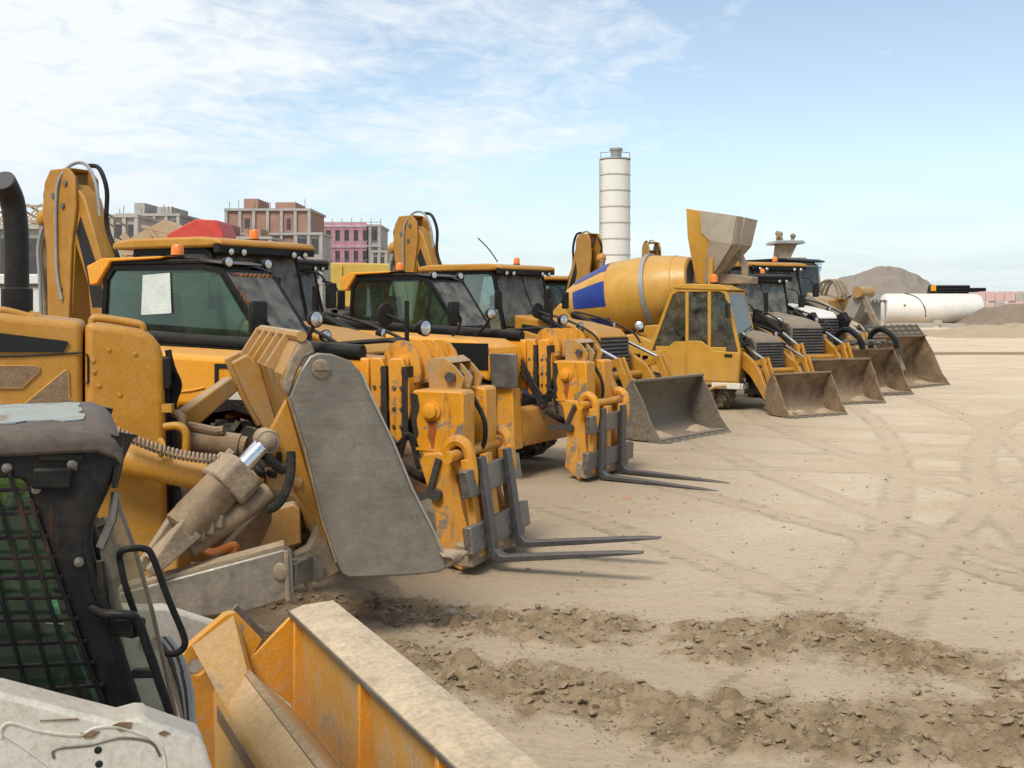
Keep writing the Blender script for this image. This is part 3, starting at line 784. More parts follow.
def concrete_mixer():
    t = thing('concrete_mixer', 'yellow self loading concrete mixer with blue patches on its drum and a raised hopper', 'concrete mixer', (5.06, 23.08, 0), -28)
    MB().prism([(-5.0, .7), (-.4, .7), (-.4, 1.15), (-1.9, 1.15), (-2.3, 1.3), (-5.0, 1.3)], -.5, .5).build('chassis', 'black', t, .03)
    for x in (-1.05, -4.0):
        for y in (-.66, .5):
            wheel(t, x, y, .54, .38, 'mixer', 18)
    MB().prism([(-1.75, .95), (-1.5, 1.2), (-.6, 1.2), (-.35, .95), (-.3, 1.3), (-1.85, 1.3)], -.9, -.45).build('mudguard', 'mixer', t, .02)
    MB().prism([(-3.4, 1.1), (-1.85, 1.1), (-1.85, 1.35), (-2.3, 1.55), (-3.6, 1.35)], -.85, -.4).build('side_tank', 'mixer', t, .03)
    # drum
    p0, p1 = Vector((-4.2, 0, 2.13)), Vector((-1.25, 0, 2.56))
    ax = (p1 - p0).normalized()
    prof = [(0, .05), (.02, .40), (.35, .58), (1.05, .80), (1.3, .82), (2.1, .82), (2.65, .72), (2.95, .64), (2.97, .58), (2.6, .52)]
    drum = MB().lathe(prof, p0, ax, 48).build('drum', 'drum', t, 0, 30)
    MB().lathe([(2.0, .815), (2.0, .865), (2.1, .865), (2.1, .815)], p0, ax, 48).build('drum_ring', 'grey', drum)
    for tt in (1.2, 2.65):
        MB().lathe([(tt - .012, rad_at(prof, tt - .012)), (tt - .008, rad_at(prof, tt) + .008), (tt + .008, rad_at(prof, tt) + .008), (tt + .012, rad_at(prof, tt + .012))], p0, ax, 48).build('weld_bead', 'drum', drum)
    MB().lathe([(2.955, .575), (2.98, .56), (2.95, .3), (2.93, .01)], p0, ax, 32).build('drum_mouth', 'void', drum)
    u = Vector((0, 0, 1))
    a = ax.cross(u).normalized()
    b = ax.cross(a)
    def rad(tt):
        for (t0, r0), (t1, r1) in zip(prof, prof[1:]):
            if t0 <= tt <= t1 and t1 > t0:
                return r0 + (r1 - r0) * (tt - t0) / (t1 - t0)
        return .8
    def patch(t0, t1, a0, a1):
        vs, fs = [], []
        nu, nv = 8, 8
        for i in range(nu + 1):
            for j in range(nv + 1):
                tt = t0 + (t1 - t0) * i / nu
                an = R(a0 + (a1 - a0) * j / nv)
                vs.append(p0 + ax * tt + (a * math.cos(an) + b * math.sin(an)) * (rad(tt) + .006))
        for i in range(nu):
            for j in range(nv):
                k = i * (nv + 1) + j
                fs.append((k, k + 1, k + nv + 2, k + nv + 1))
        m = MB()
        m.add(vs, fs)
        m.build('blue_patch', 'blue', drum)
    for k in range(6):
        patch(.30, 1.18, -28 + 60 * k, 12 + 60 * k)
    # frame holding the drum
    MB().prism([(-4.5, 1.2), (-3.9, 1.2), (-3.95, 2.0), (-4.3, 2.2), (-4.5, 2.0)], -.4, .4).build('drum_support', 'mixer', t, .03)
    MB().prism([(-2.3, 1.2), (-1.7, 1.2), (-1.75, 1.75), (-2.2, 1.72)], -.6, .6).build('drum_support', 'mixer', t, .03)
    lamp(t, (-2.2, -.9, 1.72), (.3, -1, .2), .11)
    MB().tube([(-2.2, -.85, 1.7), (-2.3, -.75, 1.6), (-2.35, -.6, 1.45)], .03, 6).build('lamp_bracket', 'orange', t)
    # cab (narrow, on the near side)
    poly = [(-2.02, .52), (-.05, .52), (-.0, 1.25), (-.28, 2.43), (-.42, 2.50), (-1.35, 2.50), (-1.5, 2.42), (-1.98, 1.20)]
    pc = [(-2.0, .56), (-.03, .56), (.0, 1.22), (-1.1, 1.26), (-1.18, 1.55), (-1.85, 1.5), (-1.98, 1.2)]
    cab(t, poly, ['panel', 'panel', 'front', 'roof', 'roof', 'roof', 'rear', 'panel'], -.92, .40, 'mixer', 'mixer', 'glass_pale', .07, .06, (-1.14, -.66), sill=.10)
    for y in (-.935, .40):
        MB().prism([(-1.12, .60), (-.06, .60), (-.03, 1.2), (-.55, 1.22), (-.82, 1.42), (-1.12, 1.42)], y, y + .03).build('door_panel', 'mixer', t, .012)
        MB().prism([(-1.98, .78), (-1.16, .60), (-1.16, 1.40), (-1.4, 1.40), (-1.62, 1.22), (-2.0, 1.18)], y, y + .03).build('side_panel', 'mixer', t, .012)
    MB().box(-.33, -.17, -.95, -.93, 1.10, 1.16).build('door_handle', 'decal', t)
    MB().prism([(-1.42, 2.50), (-1.40, 2.56), (-1.1, 2.60), (-.45, 2.58), (-.22, 2.48), (-.24, 2.45)], -.94, .42).build('roof', 'mixer', t, .03)
    MB().box(-.04, .03, -.88, .38, .44, .56).build('bumper', 'clean_white', t, .01)
    MB().box(-.6, .0, -.955, -.90, .45, .57).build('skirt_plate', 'clean_white', t, .01)
    mirror(t, (-.2, -1.12, 2.05), (.03, .2, .3), [(-.25, -1.0, 2.2), (-.3, -.92, 2.25)])
    MB().tube([(-.28, -1.0, .52), (-.6, -1.02, .45), (-.95, -1.0, .12)], .03, 6, 3).build('step_bar', 'mixer', t)
    lamp(t, (.03, -.75, .62), (1, 0, 0), .07)
    # hopper above the cab
    top = [(-1.30, -.50, 4.20), (-.80, -.58, 4.10), (-.22, -.50, 4.0), (-.10, .55, 3.98), (-1.25, .55, 4.2)]
    mid = [(-1.27, -.50, 3.60), (-.78, -.58, 3.5), (-.32, -.48, 3.42), (-.22, .5, 3.42), (-1.22, .5, 3.55)]
    low = [(-1.16, -.28, 2.62), (-1.0, -.3, 2.58), (-.90, -.28, 2.62), (-.88, .28, 2.62), (-1.14, .28, 2.6)]
    hp = MB().loft([low, mid, top]).build('hopper', 'mixer', t, .015)
    sk = []
    for P in (low, mid, top):
        sk.append([Vector(p) for p in P])
    off = Vector((.02, -.022, 0))
    g = MB()
    g.plate([sk[2][1] + off, sk[2][2] + off, sk[1][2] + off, sk[1][1] + off], .02)
    g.build('splash_skin', 'splash', hp)
    for k in range(3):
        MB().bar((-2.15, -.86 , .55 + k * .28), (-1.85, -.86, .55 + k * .28), .05, .04).build('ladder_rung', 'mixer', t)
    for x in (-2.16, -1.84):
        MB().bar((x, -.86, .45), (x, -.86, 1.4), .04, .04).build('ladder_rail', 'mixer', t)
    MB().plate([Vector((-.98, -.555, 4.13)) + off * .6, sk[2][1] + off * 1.3, sk[1][1] + off * 1.3, Vector((-.95, -.555, 3.68)) + off * .6], .02).build('splash_skin', 'splash', hp)
    MB().plate([sk[1][1] + off, sk[1][2] + off, sk[0][2] + off, sk[0][1] + off], .02).build('splash_skin', 'splash', hp)
    o2 = Vector((.03, 0, 0))
    for q in ((2, 3),):
        MB().plate([sk[2][2] + o2, sk[2][3] + o2, sk[1][3] + o2, sk[1][2] + o2], .03).build('splash_skin', 'splash', hp)
        MB().plate([sk[1][2] + o2, sk[1][3] + o2, sk[0][3] + o2, sk[0][2] + o2], .03).build('splash_skin', 'mud', hp)
    for y in (-.2, .2):
        MB().bar((-.13, y, 3.97), (-.24, y, 3.42), .06, .05).bar((-.24, y, 3.42), (-.85, y * .6, 2.7), .06, .05).build('hopper_rib', 'splash', hp)
    MB().bar((-.20, .1, 3.0), (-.2, .1, 2.56), .15, .13).bar((-.36, .1, 3.3), (-.2, .1, 2.95), .13, .13).build('hopper_leg', 'mud', t, .01)
    MB().bar((-.75, -.45, 3.4), (-.78, -.45, 2.55), .09, .09).build('hopper_post', 'mixer', t)
    MB().prism([(-1.3, 2.6), (.0, 2.6), (.0, 2.75), (-.6, 2.82), (-1.25, 2.9)], -.1, .4).build('hopper_frame', 'mud', t, .02)
    beacon(t, (-.62, -.72, 2.60), .08, .2)
    return t


# ------------------------------------------------------------------ large wheel loader at the far end of the row
def big_loader():
    t = thing('wheel_loader', 'large muddy wheel loader, its wide bucket topped by a mesh guard, last of the row', 'wheel loader', (10.75, 28.7, 0), -52)
    MB().prism([(-8.2, .75), (-2.4, .7), (-2.4, 1.3), (-8.2, 1.5)], -.5, .5).build('chassis', 'ochre_dusty', t, .04)
    for x in (-3.1, -6.4):
        for y in (-1.05, 1.05):
            wheel(t, x, y, .8, .6, 'ochre')
    MB().prism([(-8.3, 1.3), (-6.0, 1.3), (-6.0, 2.3), (-7.6, 2.25), (-8.3, 2.0)], -.85, .85).build('engine_hood', 'ochre', t, .08)
    poly = [(-5.3, 1.5), (-3.8, 1.5), (-3.65, 2.1), (-3.85, 3.3), (-4.0, 3.38), (-5.3, 3.38)]
    cab(t, poly, ['floor', 'panel', 'front', 'roof', 'roof', 'rear'], -.75, .75, 'grey', 'ochre', 'glass_blue', .08, .07, (-4.6,), sill=.5)
    MB().prism([(-5.4, 3.38), (-5.4, 3.46), (-3.9, 3.48), (-3.65, 3.42), (-3.7, 3.38)], -.82, .82).build('roof', 'black', t, .02)
    MB().prism([(-3.4, 1.0), (-2.5, 1.0), (-2.6, 2.3), (-3.3, 2.5)], -.55, .55).build('front_frame', 'ochre_dusty', t, .04)
    for s in (-1, 1):
        MB().prism([(-3.35, 2.25), (-3.1, 2.45), (-2.0, 1.9), (-1.2, 1.0), (-.95, .4), (-1.1, .22), (-1.35, .4), (-1.7, 1.1), (-2.3, 1.6), (-3.3, 2.0)], s * .62 - .07, s * .62 + .07).build('loader_arm', 'pale_arm', t, .02)
        cylinder(t, (-3.0, s * .5, 1.2), (-1.8, s * .62, 1.45), .08, .6, 'ochre')
    MB().prism([(-2.4, 1.9), (-2.0, 1.75), (-1.65, 2.5), (-1.8, 2.62), (-2.0, 2.55)], -.16, .16).build('bell_crank', 'pale_arm', t, .02)
    MB().cyl((-1.82, -.3, 2.5), (-1.82, .3, 2.5), .16).build('pivot_pin', 'ochre_dusty', t)
    MB().bar((-1.82, -.1, 2.5), (-1.15, -.1, 1.25), .1, .14).build('tilt_link', 'mud', t)
    MB().cyl((-1.2, -.35, 1.2), (-1.2, .35, 1.2), .14).build('pivot_pin', 'ochre_dusty', t)
    cylinder(t, (-3.0, 0, 2.2), (-2.0, 0, 2.45), .09, .6, 'ochre')
    for k in range(3):
        MB().tube([(-3.1, -.4 + k * .2, 2.3), (-2.9, -.4 + k * .2, 2.75), (-2.5, -.4 + k * .2, 2.8), (-2.3, -.4 + k * .2, 2.3)], .04, 6).build('guard_hoop', 'mud', t)
    b = loader_bucket(t, 2.45, 1.32, 1.15, 'bucket', 'bucket', 0, True, 8)
    g = MB().prism([(-.80, 1.32), (-.76, 1.32), (-.98, 1.60), (-1.02, 1.60)], -1.22, 1.22).build('spill_guard', 'bucket', b)
    for k in range(9):
        y = -1.2 + k * .3
        MB().bar((-.765, y, 1.33), (-.985, y, 1.61), .05, .05).build('guard_bar', 'steel', g)
    for k in range(3):
        MB().bar((-.775 - k * .09, -1.22, 1.36 + k * .11), (-.775 - k * .09, 1.22, 1.36 + k * .11), .05, .04).build('guard_rail', 'steel', g)
    return t


# ------------------------------------------------------------------ white bonneted loader with claw
def white_loader():
    t = backhoe('white bonneted loader with a black cab roof and a toothed grapple bucket', (8.75, 26.1, 0), -62, None, True, False, 'clean_white', 'ochre', 'black', 'bucket', 'bucket', 'ochre_dusty', 1.13, 9, .35, bw=1.85)
    t.name = 'bonneted_loader'
    t['category'] = 'loader'
    for s in (-1, 1):
        MB().tube([(-.75, s * .5, .95), (-.75, s * .5, 1.25), (-.45, s * .5, 1.38), (-.1, s * .5, 1.2), (-.02, s * .5, .98)], .06, 8).build('grapple_claw', 'black', t)
        MB().prism([(-1.7, 1.66), (-1.62, 1.3), (-1.5, 1.3), (-1.35, 1.55), (-1.5, 1.75)], s * .46 - .07, s * .46 + .07).build('headlamp_housing', 'black', t, .02)
    MB().cyl((-.5, -.6, 1.1), (-.5, .6, 1.1), .06).build('grapple_shaft', 'steel', t)
    for k in range(7):
        MB().lathe([(0, .03), (.08, .05), (.12, .03)], (-.3, -.55 + k * .18, 1.08 + .03 * (k % 2)), (1, 0, .2), 8).build('grapple_knuckle', 'steel', t)
    MB().prism([(-3.5, 1.99), (-2.4, 1.87), (-1.85, 1.77), (-1.85, 1.73), (-2.4, 1.82), (-3.5, 1.94)], -.452, -.40).build('bonnet_edge', 'decal', t)
    return t
def plane_point(px, py, p0, g):                # a photo point on the vertical plane through p0 along g
    r = (px - CX) / F
    s = (p0[1] * r - p0[0]) / (g[0] - r * g[1])
    Y = p0[1] + s * g[1]
    return Vector((p0[0] + s * g[0], Y, CH - (py - HZ) / F * Y))


def inv(root):
    return (Matrix.Translation(root.location) @ Matrix.Rotation(root.rotation_euler.z, 4, 'Z')).inverted()


# ------------------------------------------------------------------ near loader with the tipped back bucket
def near_loader():
    t = thing('front_loader', 'ochre loader with a black exhaust stack and a scoured grey bucket tipped back', 'loader', (-2.24, 7.05, 0), 20)
    I = inv(t)
    def B(m, name, mt, par=t, bev=0., **k):
        return m.xf(I).build(name, mt, par, bev, **k)
    g = Vector((math.cos(R(20)), math.sin(R(20)), 0))
    n = Vector((-g.y, g.x, 0))
    hp = (-2.226, 7.05)
    H = lambda px, py, o=0.: plane_point(px, py, hp, g) + n * o
    def slab(px, o0, o1):
        q = [H(*p) for p in px]
        return MB().loft([[v + n * o0 for v in q], [v + n * o1 for v in q]])
    hw = 1.15
    ho = B(slab([(-150, 294), (-60, 305), (10, 314), (82.5, 322), (82.5, 470), (82.5, 560), (-150, 560)], .01, hw), 'engine_hood', 'ochre', t, .05, seg=4)
    co = B(slab([(85, 322), (120, 326), (142, 330), (153, 336), (160, 345), (164, 358), (166, 420), (168, 540), (170, 600), (85, 600)], 0, hw), 'radiator_cowl', 'ochre', t, .045, seg=4)
    MB().box(-3.2, -.3, .15, 1.0, .3, 1.0).build('chassis', 'black', t, .03)
    B(MB().plate([H(-100, 321, -.001), H(66, 341, -.001), H(69, 343, -.001), H(63, 352, -.001), H(-100, 352, -.001)], .008), 'side_stripe', 'decal', ho)
    for pts in ([(-60, 366), (36, 366), (39, 368), (39, 372), (22, 388), (-60, 388)], [(66, 370), (68, 373), (69, 398), (76, 402), (76, 440), (-20, 440), (10, 416)]):
        B(MB().plate([H(*p, .000) for p in pts], .006), 'side_mesh', 'mesh_brown', ho)
        B(MB().tube([H(*p, .004) for p in pts + pts[:1]], .008, 6, 1), 'mesh_trim', 'ochre', ho)
    B(MB().tube([H(-60, 357, .004), H(20, 356, .004), H(74, 353, .004), H(82, 352, .004)], .006, 5, 2), 'hood_seam', 'decal', ho)
    for px, py in ((93, 361), (94, 372), (99, 386), (109, 350), (135, 354), (120, 395)):
        B(MB().lathe([(0, .016), (.008, .014), (.012, .002)], H(px, py, .002), -n, 10), 'bolt', 'ochre', co)
    B(MB().tube([H(86, 354, .0), H(88, 357, .0), H(88, 382, .0), H(85, 384, .0)], .007, 5, 1), 'panel_gap', 'decal', co)
    for pa, pb in ((92, 143), (-4, 33)):
        for o in (.10, .75):
            ya = 322 if pa > 0 else 314
            B(MB().tube([H(pa, ya + 4, o), H(pa, ya - 1, o), H(pa + 6, ya - 3.5, o), H(pb - 6, ya + 2.5, o), H(pb, ya + 5, o), H(pb, ya + 11, o)], .024, 10), 'grab_rail', 'ochre', t)
    ex = [W(17, 330, 7.0), W(16.5, 250, 7.0), W(15.5, 222, 7.0), W(12, 200, 6.97), W(6, 186, 6.9), W(3, 181, 6.86)]
    B(MB().tube(ex, .074, 20, 6).lathe([(0, .095), (.14, .095), (.15, .08)], W(17, 311, 7.0), (0, 0, 1), 20), 'exhaust_stack', 'plastic', t)
    ed = (ex[-1] - ex[-2]).normalized()
    B(MB().lathe([(.0, .07), (.004, .068), (.005, .001)], ex[-1] + ed * .001, ed, 20), 'exhaust_mouth', 'void', t)
    # front of the cowl: hoses, lamp, brackets
    MB().box(.0, .05, .1, 1.0, .7, 1.7).build('grille', 'hose', t, .01)
    B(slab([(163, 358), (170, 357), (172, 364), (172, 384), (170, 390), (163, 389)], .02, .2), 'headlight', 'plastic', t, .01)
    for k in range(4):
        B(MB().tube([W(168 + k, 350 + k * 6, 7.2), W(173 + k * 2, 385, 7.22), W(170 + k, 410, 7.2), W(174, 452 + k * 5, 7.2), W(172 + k * 4, 520, 7.2)], .022, 7), 'hose', 'hose')
    B(MB().bar(W(163, 408, 7.0), W(173, 408, 7.0), .06, .05), 'hose_clamp', 'ochre')
    B(MB().tube([W(164, 427, 6.95), W(178, 426, 6.95), W(186, 433, 6.95), W(186, 452, 6.95), W(185, 470, 6.95)], .026, 10), 'grab_rail', 'ochre')
    B(MB().tube([W(172, 412, 7.2), W(182, 418, 7.2), W(183, 430, 7.2)], .03, 8), 'hose', 'mesh_brown')
    # oil tube, springs, inner cylinder
    B(MB().cyl(W(60, 445, 6.80), W(208, 476, 6.80), .098, n=24), 'torque_tube', 'ochre', t, .01)
    sp = []
    a, b = W(118, 432, 6.62), W(226, 460, 6.62)
    for i in range(26 * 8 + 1):
        q = i / (26 * 8)
        an = 2 * math.pi * 26 * q
        sp.append(a + (b - a) * q + Vector((0, math.cos(an), math.sin(an))) * .026 + Vector((0, 0, -.04 * math.sin(math.pi * q))))
    B(MB().tube(sp, .009, 5, 1), 'hose_spring', 'mud')
    B(MB().tube([W(160, 440, 6.7), W(163, 445, 6.66), W(161, 456, 6.7)], .018, 6), 'spring_clip', 'ochre')
    B(MB().cyl(W(178, 437, 7.35), W(240, 446, 7.35), .082, n=20).cyl(W(236, 445, 7.35), W(246, 447, 7.35), .07, n=12), 'steering_cylinder', 'mesh_brown')
    B(MB().tube([W(184, 425, 7.3), W(200, 428, 7.3), W(215, 431, 7.3), W(224, 430, 7.3)], .03, 8), 'hose', 'mesh_brown')
    # bucket, turned a little away: own frame g (forward), n (across, away)
    p0 = (-1.286, 6.9)
    P = lambda px, py: plane_point(px, py, p0, g)
    poly = [(289, 398), (300, 371), (310, 356), (318, 353), (332, 354), (351, 361), (361, 373), (373, 401), (392, 440), (412, 489), (432, 528), (445, 558), (447, 569), (438, 573), (405, 576), (350, 578), (342, 574), (336, 562), (322, 520), (304, 446)]
    Q = [P(*q) for q in poly]
    wd = 1.95
    shell_px = [(303, 337), (296, 347), (283, 375), (289, 398), (304, 446), (322, 520), (337, 562), (352, 578), (420, 576)]
    S0 = [P(*q) + n * .04 for q in shell_px]
    th = .045
    S1 = []
    for i, p in enumerate(S0):
        a, b = S0[max(i - 1, 0)], S0[min(i + 1, len(S0) - 1)]
        d = (b - a).normalized()
        S1.append(p + n.cross(d) * th * (1 if n.cross(d).dot(g) > 0 or abs(n.cross(d).dot(g)) < .2 and n.cross(d).z > 0 else -1))
    m = MB()
    vs, fs, k = [], [], len(S0)
    for o in (0, wd):
        vs += [p + n * o for p in S0] + [p + n * o for p in S1]
    for i in range(k - 1):
        fs += [(i, i + 1, 2 * k + i + 1, 2 * k + i), (k + i, k + i + 1, 3 * k + i + 1, 3 * k + i), (i, i + 1, k + i + 1, k + i), (2 * k + i, 2 * k + i + 1, 3 * k + i + 1, 3 * k + i)]
    fs += [(0, k, 3 * k, 2 * k), (k - 1, 2 * k - 1, 4 * k - 1, 3 * k - 1)]
    m.add(vs, fs)
    sh = B(m, 'bucket', 'ochre_dusty')
    for o, nm in ((0, 'near'), (wd, 'far')):
        sd = B(MB().loft([[q + n * o for q in Q], [q + n * (o + .05) for q in Q]]), 'bucket_side', 'side_steel', sh, .012)
    B(MB().tube([q - n * .003 for q in Q[6:12]], .011, 6, 1), 'worn_edge', 'bright_steel', sh)
    B(MB().tube([q - n * .003 for q in (Q[0], Q[-1], Q[-2], Q[-3])], .008, 6, 1), 'worn_edge', 'mud', sh)
    lump = MB().ball(P(440, 558) + n * .05 + g * .05, .10, 14, (1.3, .8, .7))
    lump.v = [v + Vector((1, 1, 1)) * .05 * noise.noise(v * 11) for v in lump.v]
    B(lump, 'mud_lump', 'mud', sh)
    for a_, b_ in (((360, 402), (371, 424)), ((398, 478), (417, 522))):
        B(MB().bar(P(*a_) - n * .001, P(*b_) - n * .001, .003, .0035), 'scratch', 'bright_steel', sh)
    # worn boss and the thick dusty upper corner
    c = P(321, 369)
    B(MB().lathe([(0, .062), (.016, .06), (.022, .05), (.024, .002)], c + n * .005, -n, 24), 'pivot_boss', 'mud', sh)
    B(MB().bar(c - n * .02 + g * -.045, c - n * .02 + g * .045, .012, .012), 'boss_slot', 'mud', sh)
    top = [P(303, 337), P(311, 342), P(316, 353), P(305, 359), P(297, 374), P(289, 398), P(283, 384), P(289, 362)]
    B(MB().loft([[q + n * .01 for q in top], [q + n * .16 for q in top]]), 'corner_gusset', 'mud', sh, .015)
    # spill plates with ribs on the back
    A0, A1 = P(303, 337), P(283, 375)
    outw = -n.cross((A1 - A0).normalized())
    if outw.dot(g) > 0:
        outw = -outw
    for s in (.42, .78, 1.14, 1.5, wd - .02):
        q0, q1 = A0 + n * s, A1 + n * s
        B(MB().loft([[q0, q1, q1 + outw * .07, q0 + outw * .05], [v + n * .05 for v in (q0, q1, q1 + outw * .07, q0 + outw * .05)]]), 'back_rib', 'ochre_dusty', sh, .006)
        for dz in (.3, .75):
            cc = q0.lerp(q1, dz) + n * .2 + outw * .004
            B(MB().lathe([(0, .02), (.004, .019), (.005, .001)], cc, outw, 10), 'bolt_hole', 'decal', sh)
    B(MB().tube([A0 + outw * .01, A0 + n * wd + outw * .01], .035, 8, 1), 'top_rail', 'ochre_dusty', sh)
    # lever brackets between arms and bucket
    def bracket(pts, o0, o1, name, mt='ochre_dusty', par=sh, bev=.012):
        q = [P(*p) for p in pts]
        return B(MB().loft([[v + n * o0 for v in q], [v + n * o1 for v in q]]), name, mt, par, bev)
    for o in (1.10, 1.62):
        bracket([(283, 378), (304, 446), (290, 455), (268, 415), (262, 400), (250, 372), (268, 362)], o, o + .08, 'tilt_bracket')
    pa, pb = P(255, 398) + n * 1.36, P(196, 441) + n * 1.2
    B(MB().bar(pb, pa, .12, .16, .10, .12), 'tilt_link', 'ochre_dusty', t, .015)
    # yellow hinge ear below
    bracket([(289, 400), (324, 522), (334, 556), (322, 530), (270, 455), (272, 432)], .10, .16, 'hinge_plate', 'ochre', sh)
    bracket([(322, 520), (337, 562), (345, 576), (322, 588), (302, 578), (298, 560), (312, 552), (318, 540)], .12, .24, 'bucket_hinge', 'mud', sh)
    c = P(312, 571)
    B(MB().cyl(c + n * .05, c + n * .32, .085, n=20), 'hinge_pin', 'steel', sh)
    B(MB().tube([P(298, 566) + n * .03, P(306, 580) + n * .03, P(311, 592) + n * .03], .022, 7), 'mud_lump', 'mud', sh)
    # near lift arm: a heavy grey beam with dusty top
    q = [W(118, 593, 6.25), W(284, 549, 6.45), W(292, 556, 6.45), W(294, 598, 6.45), W(247, 612, 6.4), W(118, 628, 6.25)]
    o = Vector((-.03, .16, 0))
    arm = B(MB().loft([q, [v + o for v in q]]), 'lift_arm', 'side_steel', t, .014)
    B(MB().plate([q[0] + Vector((0, .01, .012)), q[1] + Vector((0, .01, .012)), q[1] + o + Vector((0, -.01, .012)), q[0] + o + Vector((0, -.01, .012))], .02), 'dust_layer', 'mud', arm)
    e0, e1 = W(286, 551, 6.44), W(288, 600, 6.44)
    B(MB().tube([e0, e0.lerp(e1, .5), e1], .014, 6, 1), 'weld_seam', 'mud', arm)
    B(MB().ball(W(280, 572, 6.43), .045, 10, (1, .4, 1.2)), 'mud_lump', 'mud', arm)
    B(MB().bar(W(288, 575, 6.5), P(312, 571) + n * .15, .10, .14), 'arm_link', 'steel', arm, .01)
    # far lift arm
    q2 = [v + Vector((-.25, 1.55, -.02)) for v in q]
    B(MB().loft([q2, [v + o for v in q2]]), 'lift_arm', 'ochre_dusty', t, .014)
    # the big muddy clam cylinder and the thinner tube under it
    d0, d1 = W(164, 547, 6.35), W(267, 441, 6.75)
    ax = (d1 - d0).normalized()
    L = (d1 - d0).length
    bar = MB().lathe([(L * .15, .10), (L * .16, .118), (L * .24, .118), (L * .25, .122), (L * .58, .122), (L * .59, .11)], d0, ax, 26)
    cl = B(bar, 'hydraulic_cylinder', 'bucket')
    up = Vector((0, 0, 1))
    si = ax.cross(up).normalized()
    vv = si.cross(ax)
    c = d0 + ax * L * .64
    blk = MB()
    blk.loft([[c + ax * s * .085 + si * a_ * .142 + vv * b_ * .13 for a_, b_ in ((-1, -.7), (-.7, -1), (.7, -1), (1, -.7), (1, .7), (.7, 1), (-.7, 1), (-1, .7))] for s in (-1, 1)])
    B(blk, 'cylinder_head', 'mud', cl, .015)
    for a_, b_ in ((-.8, .7), (-.8, -.7)):
        B(MB().cyl(c + ax * .08 + si * a_ * .115 + vv * b_ * .11, c + ax * .13 + si * a_ * .115 + vv * b_ * .11, .03, n=6), 'bolt', 'mud', cl)
    B(MB().cyl(c, d1, .056, n=22), 'rod', 'chrome', cl)
    B(MB().cyl(d1 - n * .05, d1 + n * .14, .07, n=20).ball(d1, .078), 'rod_eye', 'mud', cl)
    f0, f1 = W(140, 562, 6.3), W(178, 523, 6.38)
    for k, s in enumerate((-1, 1)):
        B(MB().bar(d0 + si * s * .075 - ax * .16 - vv * .02, d0 + si * s * .085 + ax * L * .2, .035, .07, .06, .16), 'cylinder_fork', 'mud', cl, .01)
    B(MB().plate([d0 + ax * .16 + si * .07, d0 + ax * .16 - si * .07, d0 - ax * .1 - si * .07, d0 - ax * .1 + si * .07], .05), 'fork_web', 'mud', cl)
    t0, t1 = W(188, 548, 6.45), W(270, 492, 6.7)
    tb = B(MB().cyl(t0, t1, .068, n=18), 'return_tube', 'bucket', t, .01)
    for k in range(3):
        p = t0.lerp(t1, .15 + .11 * k) + Vector((0, -.05, .045))
        B(MB().box(p.x - .045, p.x + .045, p.y - .04, p.y + .04, p.z - .04, p.z + .04), 'valve_block', 'mud', tb, .012)
    B(MB().tube([W(262, 452, 6.72), W(283, 470, 6.75), W(292, 455, 6.8)], .03, 8), 'hose', 'hose')
    B(MB().tube([W(291, 452, 6.7), W(290, 478, 6.65), W(280, 502, 6.62), W(268, 510, 6.65)], .028, 8), 'hose', 'hose')
    for k in range(2):
        B(MB().tube([W(250 + 9 * k, 462, 6.9), W(262 + 9 * k, 474, 6.85), W(268 + 9 * k, 470, 6.9), W(274 + 6 * k, 440, 7.0)], .024, 8), 'hose', 'hose')
    B(MB().cyl(W(247, 475, 6.9), W(266, 478, 6.9), .06, n=16).cyl(W(262, 477, 6.9), W(300, 484, 7.0), .042, n=14), 'auxiliary_cylinder', 'ochre_dusty')
    bracket([(265, 468), (290, 470), (296, 500), (278, 492), (268, 490)], .02, .08, 'cylinder_lug', 'ochre_dusty', sh)
    # front axle, wheels and the dusty far plate seen below the bucket
    B(MB().plate([W(208, 562, 7.7), W(262, 505, 7.9), W(300, 512, 8.3), W(290, 560, 8.2)], .06), 'belly_plate', 'mud', t, .01)
    B(MB().bar(W(130, 560, 7.2), W(185, 560, 7.2), .3, .5), 'frame_rail', 'ochre', t, .02)
    B(MB().tube([W(190, 535, 7.3), W(210, 552, 7.25), W(235, 545, 7.3), (W(232, 556, 7.3))], .026, 8), 'hose', 'orange')
    for x in (-.75, -3.0):
        for y in (.12, 1.05):
            wheel(t, x, y, .52, .38, 'ochre')
    return t


